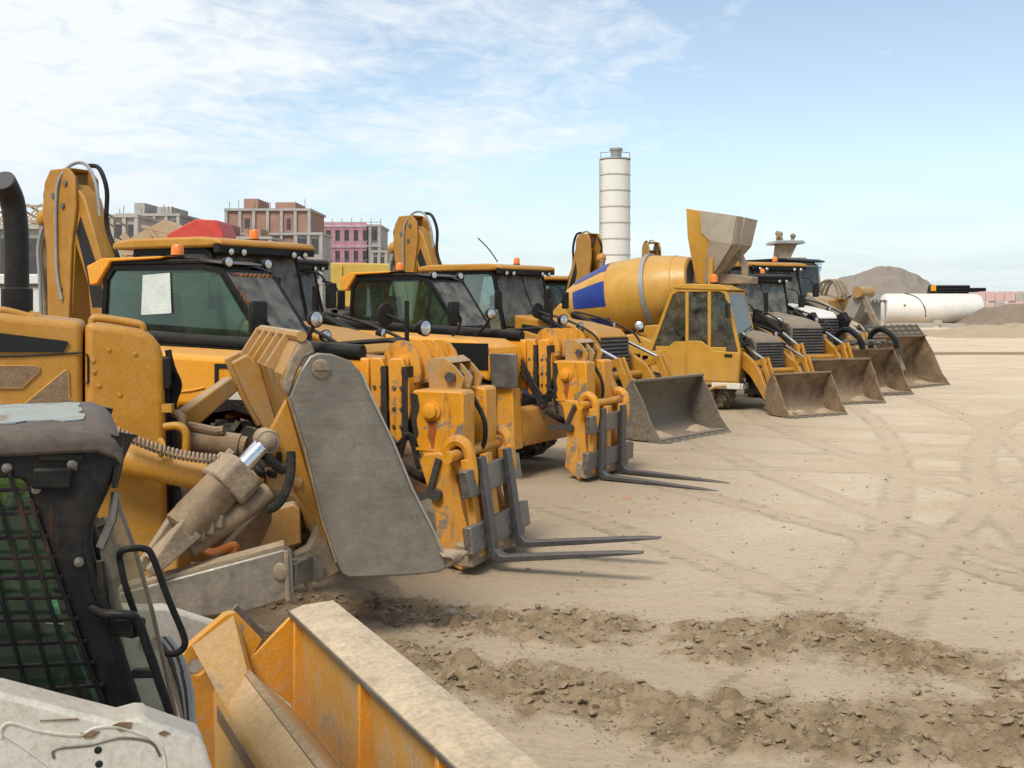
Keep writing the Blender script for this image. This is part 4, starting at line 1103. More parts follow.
# ------------------------------------------------------------------ skid steer with barred side window
def skid_steer():
    t = thing('skid_steer', 'white skid steer with a black cab, barred side window and ribbed yellow bucket', 'skid steer', (-1.5, 3.4, 0), 0)
    I = inv(t)
    def B(m, name, mt, par=t, bev=0., **k):
        return m.xf(I).build(name, mt, par, bev, **k)
    g = Vector((math.cos(R(22)), math.sin(R(22)), 0))
    n = Vector((-g.y, g.x, 0))
    p0 = (-1.0, 2.92)
    P = lambda px, py, o=0.: plane_point(px, py, p0, g) + n * o
    PA = lambda px, py, o=0.: plane_point(px, py, (-1.0 - n.x * .32, 2.92 - n.y * .32), g) + n * o
    wd = .86
    # side wall of the cab: pillar outline with the window cut out of it
    outer = [(-130, 446), (98, 446), (122, 440), (121, 452), (87, 522), (83, 545), (93, 590), (138, 713), (-130, 713)]
    inner = [(-100, 478), (2, 478), (22, 479), (27, 486), (30, 498), (46, 540), (62, 590), (107, 706), (-100, 706)]
    for o in (0, wd):
        m = MB()
        k = len(outer)
        vs = []
        for oo in (o, o + .05):
            vs += [P(*q, oo) for q in outer] + [P(*q, oo) for q in inner]
        fs = []
        for i in range(k):
            j = (i + 1) % k
            fs += [(i, j, k + j, k + i), (2 * k + i, 3 * k + i, 3 * k + j, 2 * k + j), (i, 2 * k + i, 2 * k + j, j), (k + i, k + j, 3 * k + j, 3 * k + i)]
        m.add(vs, fs)
        side = B(m, 'cab_side', 'black_rust', t, .008)
        if o == 0:
            near = side
    # pressed rib, rivets and rust chips on the near wall
    B(MB().bar(P(32, 478, -.008), P(72, 478, -.008), .02, .055), 'pressed_rib', 'black', near, .008)
    B(MB().bar(P(38, 457, -.004), P(84, 457, -.004), .012, .02), 'drip_rail', 'black', near, .004)
    for q in ((7, 468), (36, 489), (79, 562), (72, 464)):
        B(MB().lathe([(0, .014), (.008, .012), (.012, .002)], P(*q, -.001), -n, 10), 'rivet', 'steel', near)
    B(MB().plate([P(69, 455, -.002), P(79, 455, -.002), P(77, 470, -.002), P(69, 470, -.002)], .006), 'rust_tab', 'mesh_brown', near)
    # front pillar tube
    B(MB().tube([P(118, 436, .02), P(106, 478, .02), P(86, 525, .02), (P(88, 560, .02)), P(112, 640, .02), P(136, 712, .02)], .02, 10), 'front_pillar', 'black', t)
    B(MB().tube([P(118, 436, wd), P(106, 478, wd), P(86, 525, wd), (P(88, 560, wd)), P(112, 640, wd), P(136, 712, wd)], .02, 10), 'front_pillar', 'black', t)
    # roof: rounded slab with a pale blue panel
    Rz = [(-.04, 0), (-.045, -.03), (-.02, -.0), (0, .025), (.06, .04)]
    pr = [(-.018, -.015), (-.02, .010), (-.008, .03), (.02, .047), (wd - .02, .047), (wd + .01, .04), (wd + .02, .02), (wd + .02, -.015)]
    xa, xb = P(-140, 440), P(121, 436)
    zt = 1.825
    loops = []
    for q, ins in ((xa, 0), (xb - g * .06, 0), (xb - g * .015, .02), (xb + g * .005, .045)):
        loops.append([Vector((q.x, q.y, zt)) + n * o + Vector((0, 0, dz - ins)) for o, dz in pr])
    rf = B(MB().loft(loops), 'roof', 'roof_brown', t, .012)
    ra, rb = P(-140, 440), P(84, 436)
    rj = random.Random(4)
    L_ = (rb - ra)
    L_.z = 0
    edge = []
    for k in range(22):
        q = ra + L_ * (k / 21)
        edge.append(Vector((q.x, q.y, zt + .05)) + n * (.20 + rj.uniform(-.025, .03)))
    for k in range(9):
        q = ra + L_ * (1 + rj.uniform(-.03, .02))
        edge.append(Vector((q.x, q.y, zt + .05)) + n * (.25 + .055 * k))
    for k in range(22):
        q = ra + L_ * (1 - k / 21)
        edge.append(Vector((q.x, q.y, zt + .05)) + n * (.76 + rj.uniform(-.02, .02)))
    B(MB().plate(edge, .004), 'roof_panel', 'paleblue', rf)
    # bars of the side guard
    vbar = [((-60, 470), (10, 720)), ((-34, 470), (36, 720)), ((-10, 470), (62, 720)), ((9, 470), (86, 720)), ((30, 498), (104, 706))]
    hbar = [(490, -6), (513, -5), (537, -4), (557, -3), (577, -2), (597, -2), (619, -3), (642, -5), (664, -8), (688, -14)]
    gm = MB()
    for a, b in vbar:
        gm.bar(P(*a, -.012), P(*b, -.012), .008, .011)
    for y, d in hbar:
        xr = 27 + (y - 486) * .365
        gm.bar(P(-130, y - d, -.008), P(xr + 3, y + d * .3, -.008), .008, .011)
    B(gm, 'window_guard', 'black_rust', t, .003)
    B(MB().plate([P(-100, 478, .03), P(24, 478, .03), P(107, 706, .03), P(-100, 706, .03)], .006), 'side_window', 'glass_green', t)
    B(MB().plate([P(-100, 478, wd + .02), P(24, 478, wd + .02), P(107, 706, wd + .02), P(-100, 706, wd + .02)], .006), 'side_window', 'glass_green', t)
    # inside: seat, green trim, levers
    s0 = P(-20, 600, .43)
    def loc_prism(pts, o0, o1):
        q = [P(*p) for p in pts]
        return MB().loft([[v + n * o0 for v in q], [v + n * o1 for v in q]])
    B(loc_prism([(-60, 668), (40, 668), (46, 650), (0, 645), (-40, 560), (-70, 560)], .2, .62), 'seat', 'green', t, .03)
    B(loc_prism([(-60, 720), (100, 720), (70, 640), (60, 640), (64, 690), (-60, 690)], .05, .14), 'armrest', 'green', t, .02)
    B(loc_prism([(0, 612), (48, 606), (56, 632), (6, 640)], .10, .16), 'control_box', 'green', t, .02)
    B(MB().plate([P(-130, 720, .04), P(135, 720, .04), P(135, 720, wd), P(-130, 720, wd)], .03), 'cab_floor', 'black', t)
    B(loc_prism([(50, 590), (60, 590), (96, 700), (84, 700)], .1, .8), 'front_trim', 'dark_green', t, .01)
    # front door: mud smeared sheet with dark edge and hoses
    door = [(124, 440), (128, 470), (121, 515), (126, 545), (150, 590), (166, 660), (176, 716), (140, 712), (112, 640), (92, 562), (90, 525), (108, 480)]
    e = Vector((g.x * .93 + n.x * .37, g.y * .93 + n.y * .37, 0))
    PD = lambda px, py, o=0.: plane_point(px, py, (P(100, 560).x, P(100, 560).y + .02), e) + n * o
    dq = [(100, 548), (112, 520), (116, 492), (121, 512), (136, 552), (152, 610), (165, 668), (176, 716), (142, 712), (116, 640)]
    dr = B(MB().plate([PD(*q) for q in dq], .008), 'front_door', 'glass_mud', t)
    B(MB().tube([PD(100, 548), PD(112, 520), PD(116, 492)], .012, 6, 1).tube([PD(116, 492), PD(121, 512), PD(136, 552), PD(152, 610), PD(176, 716)], .006, 6, 1), 'door_edge', 'steel', dr)
    B(MB().plate([P(121, 432, -.004), P(138, 437, .05), P(126, 446, .05), P(121, 470, .03), P(116, 488, .02), P(113, 488, .0)], .01), 'door_seal', 'black', t)
    B(MB().tube([PD(100, 560, -.01), PD(104, 600, -.01), PD(116, 640, -.01), PD(130, 680, -.01)], .011, 8), 'hose', 'hose', t)
    # grab handles
    B(MB().tube([P(119, 556, -.03), P(120, 548, -.05), P(128, 544, -.06), P(143, 544, -.06), P(151, 552, -.06), P(166, 592, -.06), P(181, 628, -.06), P(182, 640, -.06), P(174, 648, -.05), P(166, 650, -.03)], .009, 10), 'grab_handle', 'black', t)
    B(MB().tube([P(119, 556, -.03), P(124, 580, -.03), P(134, 610, -.02)], .009, 8), 'grab_handle_stay', 'black', t)
    B(MB().tube([P(92, 608, -.01), P(104, 608, -.06), (P(126, 607, -.08)), P(136, 613, -.08), P(146, 640, -.08), P(158, 675, -.08), P(172, 716, -.06)], .012, 10), 'grab_handle', 'black_rust', t)
    B(MB().bar(P(134, 672, -.01), P(152, 664, -.075), .02, .025), 'handle_bracket', 'black', t, .005)
    B(MB().bar(P(116, 624, -.0), P(138, 622, -.06), .05, .045), 'handle_bracket', 'black', t, .005)
    # lower body and loader arms in white
    armq = [(-160, 683), (0, 693), (70, 711), (118, 723), (136, 718), (145, 718), (149, 721), (200, 739), (206, 749), (222, 800), (226, 900), (150, 960), (-160, 960)]
    for o in (0,):
        q = [PA(*p) for p in armq]
        am = B(MB().loft([[v + n * o for v in q], [v + n * (o + .12) for v in q]]), 'loader_arm', 'white', t, .012)
        if o == 0:
            B(MB().tube([PA(2, 738), PA(2, 728), PA(12, 723), PA(40, 731), PA(78, 735), PA(95, 728), PA(118, 727), PA(150, 738), PA(163, 752), PA(166, 775)], .004, 6), 'pressed_bead', 'white', am)
            B(MB().tube([PA(54, 758), PA(56, 749), PA(90, 745), PA(120, 738), PA(150, 742), PA(160, 756)], .0035, 6), 'pressed_bead', 'steel', am)
            B(MB().tube([PA(4, 735), PA(30, 752), PA(60, 775)], .0035, 6), 'pressed_bead', 'white', am)
            for p in ((98, 750), (99, 764)):
                B(MB().lathe([(0, .009), (.003, .001)], PA(*p, -.001), -n, 10), 'bolt_hole', 'decal', am)
            for pts in ([(80, 733), (84, 738), (94, 737), (100, 731), (92, 731)], [(112, 725), (120, 731), (130, 729), (132, 722), (120, 722)], [(158, 733), (164, 736), (170, 733), (164, 730)], [(40, 720), (78, 718), (78, 719.5), (40, 721)]):
                B(MB().plate([PA(*p, -.0015) for p in pts], .003), 'rust_chip', 'mesh_brown', am)
    body = [(-160, 735), (140, 722), (178, 722), (192, 760), (190, 990), (-160, 990)]
    q = [P(*p) for p in body]
    B(MB().loft([[v + n * .0 for v in q], [v + n * wd for v in q]]), 'body', 'white', t, .02)
    # far side sill and pipes in front of the cab
    q = [W(-40, 600, 4.5), W(150, 609, 5.05), W(164, 608, 5.1), W(220, 626, 5.28), W(226, 640, 5.3), W(222, 700, 5.3), W(-40, 700, 4.5)]
    B(MB().loft([q, [v + n * .1 for v in q]]), 'loader_arm', 'white', t, .01)
    for k in range(4):
        B(MB().tube([W(156 + 4 * k, 640, 3.7), W(168 + 4 * k, 656 + k, 3.6), W(180 + 3 * k, 690, 3.5), W(186 + 2 * k, 730, 3.4)], .014, 7), 'hose', 'grey' if k % 2 else 'hose', t)
    B(MB().plate([W(140, 640, 3.6), W(166, 645, 3.7), W(184, 735, 3.3), W(160, 730, 3.1)], .02), 'front_plate', 'bucket', t)
    for x in (-.05, -1.15):
        for y in (-.78, .62):
            wheel(t, x, y, .40, .26, 'white')
    skid_bucket(t)
    return t


# ------------------------------------------------------------------ the skid steer's yellow bucket in the near foreground
def skid_bucket(t):
    u = Vector((.448, -.894, 0))               # along it, towards the camera
    w = Vector((.894, .448, 0))                # across it, to its open side
    o = Vector((-1.03, 5.11, 0))
    ang = math.atan2(w.y, w.x)
    # local frame: x = w, y = -u
    L = 2.3
    prof = [(.20, .765), (.0, .75), (.03, .735), (.05, .27), (-.20, .54), (-.22, .55), (-.34, .475), (-.355, .45), (-.345, .06), (-.3, .01), (.75, .01), (.75, .035), (.1, .05), (.16, .3), (.22, .74)]
    b = MB()
    b.prism(prof, -L, 0)
    sh = b.build('bucket', 'shell_paint', t, .006)
    sh.location, sh.rotation_euler = o - t.location, (0, 0, ang)
    MB().prism([(-.005, .752), (.205, .767), (.215, .79), (.2, .797), (.06, .792), (-.01, .772)], -L, .0).build('top_flange', 'flange_dust', sh, .008)
    for y in (-.06, -.98, -1.75):
        MB().prism([(-.005, .745), (.05, .735), (.07, .26), (.0, .30), (-.01, .33)], y - .03, y).build('stiffener_rib', 'amber', sh, .004)
    MB().prism([(.0, .745), (.05, .735), (.06, .28), (-.22, .55)], -.012, .012).build('end_gusset', 'amber', sh, .004)
    MB().prism([(-.012, .748), (.004, .752), (.006, .775), (-.012, .77)], -L, .0).build('worn_edge', 'steel', sh, .003)
    MB().prism([(-.238, .546), (-.205, .556), (-.20, .535), (-.235, .53)], -L, .0).build('wear_strip', 'bucket', sh, .003)
    MB().prism([(-.352, .36), (-.352, .43), (-.362, .43), (-.362, .36)], -1.2, -.12).build('wear_strip', 'bucket', sh, .004)
    # end plate with a round hole
    ep = [(-.255, .80), (-.30, .79), (-.47, .665), (-.50, .61), (-.497, .55), (-.345, .05), (-.20, .05), (-.20, .54), (-.13, .655)]
    hc, hr = (-.424, .572), .038
    nn = 20
    hole = [(hc[0] + hr * math.cos(2 * math.pi * i / nn), hc[1] + hr * math.sin(2 * math.pi * i / nn)) for i in range(nn)]
    bm = bmesh.new()
    # plate face with a hole: bridge by triangle fill
    ev = [bm.verts.new((x, .05, z)) for x, z in ep]
    hv = [bm.verts.new((x, .05, z)) for x, z in hole]
    ee = [bm.edges.new((ev[i], ev[(i + 1) % len(ev)])) for i in range(len(ev))] + [bm.edges.new((hv[i], hv[(i + 1) % nn])) for i in range(nn)]
    bmesh.ops.triangle_fill(bm, use_beauty=True, use_dissolve=False, edges=ee)
    bm.faces.ensure_lookup_table()
    ext = bmesh.ops.extrude_face_region(bm, geom=list(bm.faces))
    for v in [e for e in ext['geom'] if isinstance(e, bmesh.types.BMVert)]:
        v.co.y -= .055
    bmesh.ops.recalc_face_normals(bm, faces=bm.faces)
    me = bpy.data.meshes.new('end_plate')
    bm.to_mesh(me)
    bm.free()
    me.materials.append(M['amber_dirty'])
    eo = bpy.data.objects.new('end_plate', me)
    COL.objects.link(eo)
    eo.parent = sh
    bv = eo.modifiers.new('Bevel', 'BEVEL')
    bv.width, bv.segments, bv.limit_method, bv.angle_limit = .006, 2, 'ANGLE', R(50)
    # hook lip joining plate and shell
    a0, a1, a2, a3 = Vector((-.265, .0, .797)), Vector((-.45, .0, .675)), Vector((-.35, -.30, .45)), Vector((-.22, -.10, .55))
    dn = Vector((.03, .01, -.045))
    MB().loft([[a0, a1, a2, a3], [v + dn for v in (a0, a1, a2, a3)]]).build('hook_lip', 'shell_paint', sh, .004)
    MB().bar((-.262, .03, .805), (-.135, .03, .66), .02, .06).build('lip_edge', 'steel', sh, .003)
    for y in (-L,):
        MB().prism([(-.34, .05), (.75, .02), (.6, .3), (.22, .74), (-.0, .74), (-.22, .53), (-.34, .47)], y - .03, y).build('end_plate', 'amber_dirty', sh, .006)
    return t
M['pale_pink'] = mat('pale pink band', (.66, .48, .50), .8, dust=.1)
M['rust_bead'] = mat('rusty orange beads', (.32, .10, .02), .6, dust=.1)
M['shell_paint'] = mat('dusty yellow bucket paint', (.66, .31, .02), .5, dust=1.0, smear=.1, wear=.32, wearcol=(.12, .085, .06), rust=.3, dustcol=(.50, .38, .24), scale=4)
M['flange_dust'] = mat('dust covered flange', (.50, .30, .10), .7, dust=1.2, smear=.35, dustcol=(.58, .455, .31), bump=.7, scale=6)

# ------------------------------------------------------------------ ground
HEAPS = []                                     # (x, y, rx, ry, angle, height)
BANDS = [  # churned wheel tracks: polyline, half width, height
    ([(-1.5, 8.0), (-.9, 7.75), (-.2, 7.6), (.35, 7.5), (.6, 7.4)], .46, .05),
    ([(-1.3, 7.3), (-.6, 6.65), (.2, 6.15), (1.2, 5.72), (2.0, 5.6), (2.75, 5.55)], .46, .05),
    ([(1.4, 7.05), (1.75, 7.2), (2.05, 7.25), (2.4, 7.0), (2.6, 6.7)], .56, .075),
    ([(2.75, 6.45), (3.1, 6.2), (3.5, 5.95)], .24, .03),
]


def seg_d(x, y, pts):
    best = 9e9
    for (ax, ay), (bx, by) in zip(pts, pts[1:]):
        dx, dy = bx - ax, by - ay
        q = max(0, min(1, ((x - ax) * dx + (y - ay) * dy) / (dx * dx + dy * dy)))
        best = min(best, math.hypot(x - ax - dx * q, y - ay - dy * q))
    return best


def churn(x, y):
    if not (-3 < x < 6 and 4 < y < 11):
        return 0., 0.
    wob = noise.noise(Vector((x * 1.6, y * 2.1, 3))) * .32 + noise.noise(Vector((x * 5.3, y * 5.3, 9))) * .16 - .01
    c = hgt = 0.
    for pts, hw, h in BANDS:
        d = seg_d(x, y, pts) + wob
        k = max(0., min(1., (hw - d) / (hw * .6)))
        k = k * k * (3 - 2 * k)
        if k * h > hgt:
            hgt = k * h
        c = max(c, k)
    return c, hgt


def ground_z(x, y):
    z = .02 * noise.noise(Vector((x * .25, y * .25, 0))) if y < 60 else 0
    if y > 14:
        z *= 1.5
    if y < 40:
        z += .006 * noise.noise(Vector((x * 1.1, y * 2.2, 4)))
    c, h = churn(x, y)
    if c > 0:
        v = Vector((x, y, 1))
        plates = 0.
        for fq, am, tl in ((6.5, .050, .26), (15., .024, .22)):
            w_ = v * fq + Vector((noise.noise(v * 5), noise.noise(v * 5 + Vector((9, 1, 2))), 0)) * .5
            dd, pp = noise.voronoi(w_)
            c0 = pp[0]
            q = noise.cell_vector(c0 * 31.7)
            e = min(1., (dd[1] - dd[0]) * 5)                      # cracks between the crusts
            plates += ((q.x - .35) * am + ((w_.x - c0.x) * (q.y - .5) + (w_.y - c0.y) * (q.z - .5)) / fq * tl * 2) * (.35 + .65 * e) - am * .25 * (1 - e)
        big = noise.noise(v * 3.2)
        lug = math.sin((x * 1.0 + y * .55) * 17 + noise.noise(v * 2) * 1.8)
        z += h * (.30 + .35 * big) + c * (plates + .012 * noise.noise(v * 16) + .007 * noise.noise(v * 37) + .016 * lug)
    elif 4 < y < 12:
        z += .004 * noise.noise(Vector((x * 7, y * 7, 2)))
    return z


def axis(fine0, fine1, step, lo, hi, grow=1.09):
    a = [fine0 + i * step for i in range(int((fine1 - fine0) / step) + 1)]
    s, q = step, a[-1]
    while q < hi:
        s *= grow
        q += s
        a.append(q)
    s, q = step, a[0]
    pre = []
    while q > lo:
        s *= grow
        q -= s
        pre.append(q)
    return pre[::-1] + a


def make_ground():
    xs = axis(-1.9, 4.2, .022, -900, 900, 1.07)
    ys = axis(5.0, 9.2, .022, -20, 1800, 1.045)
    vs, cc = [], []
    for y in ys:
        for x in xs:
            vs.append((x, y, ground_z(x, y)))
            cc.append(churn(x, y)[0])
    nx = len(xs)
    fs = [(j * nx + i, j * nx + i + 1, (j + 1) * nx + i + 1, (j + 1) * nx + i) for j in range(len(ys) - 1) for i in range(nx - 1)]
    me = bpy.data.meshes.new('ground')
    me.from_pydata(vs, [], fs)
    at = me.attributes.new('churn', 'FLOAT', 'POINT')
    at.data.foreach_set('value', cc)
    for p in me.polygons:
        p.use_smooth = True
    m = bpy.data.materials.new('sandy ground')
    m.use_nodes = True
    nt = m.node_tree
    b = nt.nodes['Principled BSDF']
    tc = nd(nt, 'ShaderNodeTexCoord')
    vec = tc.outputs['Object']
    mp = nd(nt, 'ShaderNodeMapping')
    mp.inputs['Scale'].default_value = (.5, 1.1, 1)
    mp.inputs['Rotation'].default_value = (0, 0, R(20))
    nt.links.new(vec, mp.inputs[0])
    n1 = noise_node(nt, mp.outputs[0], 1.0, 10, .66, .9)
    n2 = noise_node(nt, vec, 14, 8, .7)
    n3 = noise_node(nt, vec, .22, 5, .6)
    n4 = noise_node(nt, vec, 70, 5, .7)
    c = mix_col(nt, ramp(nt, n1, .32, .66), (.55, .43, .295), (.70, .575, .425))
    c = mix_col(nt, math_node(nt, 'MULTIPLY', ramp(nt, n3, .42, .62), .35), c, (.48, .36, .23))
    c = mix_col(nt, math_node(nt, 'MULTIPLY', ramp(nt, n2, .52, .70), .5), c, (.41, .295, .18))
    n6 = noise_node(nt, mp.outputs[0], 5.5, 8, .72, 1.2)
    c = mix_col(nt, math_node(nt, 'MULTIPLY', ramp(nt, n6, .54, .66), .65), c, (.43, .32, .205))
    # pairs of wheel tracks: arcs of big circles over the yard
    trk = None
    for cx_, cy_, r_, gap, hw in ((31, -6, 30.5, .95, .20), (44, 20, 40.2, .9, .22), (-24, -2, 29.0, .95, .20), 
                                  (38, 2, 33.2, 1.0, .25), (9, 52, 37.0, .9, .22), (-40, 30, 48.6, .9, .2), (70, -10, 66.4, .95, .22), (25, 60, 45.8, .9, .22)):
        dn = nd(nt, 'ShaderNodeVectorMath', operation='DISTANCE')
        nt.links.new(vec, dn.inputs[0])
        dn.inputs[1].default_value = (cx_, cy_, 0)
        e = math_node(nt, 'ABSOLUTE', math_node(nt, 'SUBTRACT', dn.outputs['Value'], r_))
        e = math_node(nt, 'ABSOLUTE', math_node(nt, 'SUBTRACT', e, gap))
        e = math_node(nt, 'ADD', e, math_node(nt, 'MULTIPLY', math_node(nt, 'SUBTRACT', n6, .5), .5))
        k_ = math_node(nt, 'SUBTRACT', 1., ramp(nt, e, hw * .55, hw), True)
        trk = k_ if trk is None else math_node(nt, 'MAXIMUM', trk, k_)
    trk = math_node(nt, 'MULTIPLY', trk, ramp(nt, n1, .30, .58), True)
    c = mix_col(nt, math_node(nt, 'MULTIPLY', trk, .40), c, (.42, .305, .19))
    c = mix_col(nt, math_node(nt, 'MULTIPLY', math_node(nt, 'MULTIPLY', trk, ramp(nt, n2, .5, .62)), .6), c, (.64, .52, .39))
    # whitish dried streaks of lime dust
    mp2 = nd(nt, 'ShaderNodeMapping')
    mp2.inputs['Scale'].default_value = (.5, 3.2, 1)
    mp2.inputs['Rotation'].default_value = (0, 0, R(-14))
    nt.links.new(vec, mp2.inputs[0])
    n5 = noise_node(nt, mp2.outputs[0], 1.3, 7, .62, .8)
    c = mix_col(nt, math_node(nt, 'MULTIPLY', ramp(nt, n5, .66, .74), .45), c, (.62, .55, .46))
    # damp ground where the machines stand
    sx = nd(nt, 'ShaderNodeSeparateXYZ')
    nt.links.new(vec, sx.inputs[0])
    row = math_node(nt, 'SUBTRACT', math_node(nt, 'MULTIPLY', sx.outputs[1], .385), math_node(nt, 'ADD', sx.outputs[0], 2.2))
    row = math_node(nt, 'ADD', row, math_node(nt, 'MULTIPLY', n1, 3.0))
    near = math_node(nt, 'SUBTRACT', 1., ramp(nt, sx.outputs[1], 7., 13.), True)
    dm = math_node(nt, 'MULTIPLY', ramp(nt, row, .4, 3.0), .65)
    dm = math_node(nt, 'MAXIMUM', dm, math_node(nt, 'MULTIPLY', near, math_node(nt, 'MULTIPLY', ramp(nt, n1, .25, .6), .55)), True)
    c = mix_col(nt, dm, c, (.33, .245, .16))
    at_ = nd(nt, 'ShaderNodeAttribute', attribute_name='churn')
    ch = math_node(nt, 'MULTIPLY', at_.outputs['Fac'], math_node(nt, 'ADD', .45, math_node(nt, 'MULTIPLY', n2, .7)), True)
    vo = nd(nt, 'ShaderNodeTexVoronoi')
    vo.inputs['Scale'].default_value = 11
    nt.links.new(vec, vo.inputs[0])
    vs_ = nd(nt, 'ShaderNodeSeparateColor')
    nt.links.new(vo.outputs['Color'], vs_.inputs[0])
    crust = mix_col(nt, math_node(nt, 'MULTIPLY', vs_.outputs[0], n2), (.19, .125, .062), (.46, .345, .215))
    c = mix_col(nt, ch, c, crust)
    c = mix_col(nt, math_node(nt, 'MULTIPLY', at_.outputs['Fac'], math_node(nt, 'MULTIPLY', ramp(nt, n5, .62, .66), .6)), c, (.50, .43, .36))
    nt.links.new(c, b.inputs['Base Color'])
    b.inputs['Roughness'].default_value = .95
    b.inputs['Specular IOR Level'].default_value = .15
    bp = nd(nt, 'ShaderNodeBump')
    bp.inputs['Strength'].default_value = .9
    bp.inputs['Distance'].default_value = .04
    hh = math_node(nt, 'ADD', math_node(nt, 'MULTIPLY', n2, .9), math_node(nt, 'MULTIPLY', n4, .35))
    nt.links.new(math_node(nt, 'SUBTRACT', math_node(nt, 'ADD', hh, n1), math_node(nt, 'MULTIPLY', trk, .5)), bp.inputs['Height'])
    nt.links.new(bp.outputs[0], b.inputs['Normal'])
    me.materials.append(m)
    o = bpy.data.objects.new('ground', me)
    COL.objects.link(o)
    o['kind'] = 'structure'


def make_clods():
    m = MB()
    rnd = random.Random(3)
    base = bmesh.new()
    bmesh.ops.create_icosphere(base, subdivisions=1, radius=1)
    bv = [v.co.copy() for v in base.verts]
    bf = [tuple(v.index for v in f.verts) for f in base.faces]
    base.free()
    cnt = 0
    vs_all, fs_all = [], []
    while cnt < 9420:
        if cnt > 5000:
            x, y = rnd.uniform(-1.9, 4.3), rnd.uniform(5.0, 9.2)
            c, _ = churn(x, y)
            if cnt < 9000:
                near_c = max(c, churn(x + .1, y)[0], churn(x - .1, y)[0], churn(x, y + .12)[0], churn(x, y - .12)[0])
                if near_c < .03:
                    continue
                r = .003 + .006 * rnd.random() ** 2
            else:
                y = 5.2 + 20 * rnd.random() ** 1.6
                x = rnd.uniform(-.1, .5) * y
                if churn(x, y)[0] > .05:
                    continue
                r = .004 + .016 * rnd.random() ** 4
        elif rnd.random() < .93:
            x, y = rnd.uniform(-1.9, 4.3), rnd.uniform(5.0, 9.2)
            c, _ = churn(x, y)
            if c < .05 or rnd.random() > c:
                continue
            r = .004 + .030 * rnd.random() ** 6
        else:
            x, y = rnd.uniform(-1.5, 6), rnd.uniform(5.2, 14)
            r = .004 + .012 * rnd.random() ** 4
        z = ground_z(x, y) + r * .25
        sc = Vector((rnd.uniform(.7, 1.4), rnd.uniform(.7, 1.4), rnd.uniform(.3, .7))) * r
        rot = Matrix.Rotation(rnd.uniform(0, 6.28), 3, 'Z') @ Matrix.Rotation(rnd.uniform(-.5, .5), 3, 'X')
        k = len(vs_all)
        for v in bv:
            q = v * (1 + rnd.uniform(-.28, .28))
            vs_all.append(rot @ Vector((q.x * sc.x, q.y * sc.y, q.z * sc.z)) + Vector((x, y, z)))
        fs_all += [tuple(i + k for i in f) for f in bf]
        cnt += 1
    me = bpy.data.meshes.new('soil_clods')
    me.from_pydata([tuple(v) for v in vs_all], [], fs_all)
    me.materials.append(mat('soil clods', (.33, .24, .145), .95, dust=.45, bump=.8, scale=9, vary=.45, dustcol=(.36, .265, .17)))
    for p in me.polygons:
        p.use_smooth = True
    me.set_sharp_from_angle(angle=R(50))
    o = bpy.data.objects.new('soil_clods', me)
    COL.objects.link(o)
    tag(o, 'loose brown soil clods scattered along the churned tracks', 'soil clods', None, 'stuff')


def heap(name, label, cat, cx, cy, rx, ry, h, m, ridge=(), seed=1, rough=.12, n=70, kind=None, prof=False):
    """a heap: ridge = extra humps (dx, dy, r, h)"""
    vs, fs = [], []
    for j in range(n + 1):
        for i in range(n + 1):
            u, v = i / n * 2 - 1, j / n * 2 - 1
            x, y = cx + u * rx, cy + v * ry
            q = math.hypot(u, v)
            z = h * max(0, 1 - q) ** 1.0
            if prof:
                z = 0.
                for (a0, h0), (a1, h1) in zip(ridge, ridge[1:]):
                    if a0 <= x - cx <= a1:
                        z = h0 + (h1 - h0) * (x - cx - a0) / (a1 - a0)
                z = max(0, min(z, (z + .8) * 1.15 * (1 - abs(v))))
            for dx, dy, r_, hh in (() if prof else ridge):
                z = max(z, hh * max(0, 1 - math.hypot((x - cx - dx), (y - cy - dy)) / r_))
            nz = noise.fractal(Vector((x, y, seed * 7.3)) * (2.6 / max(rx, ry) * 3), 1, 2, 6)
            z += nz * h * rough * min(1, z / h * 3)
            vs.append((x, y, z - .05))
    for j in range(n):
        for i in range(n):
            k = j * (n + 1) + i
            fs.append((k, k + 1, k + n + 2, k + n + 1))
    me = bpy.data.meshes.new(name)
    me.from_pydata(vs, [], fs)
    for p in me.polygons:
        p.use_smooth = True
    me.materials.append(M[m])
    o = bpy.data.objects.new(name, me)
    COL.objects.link(o)
    return tag(o, label, cat, None, kind)


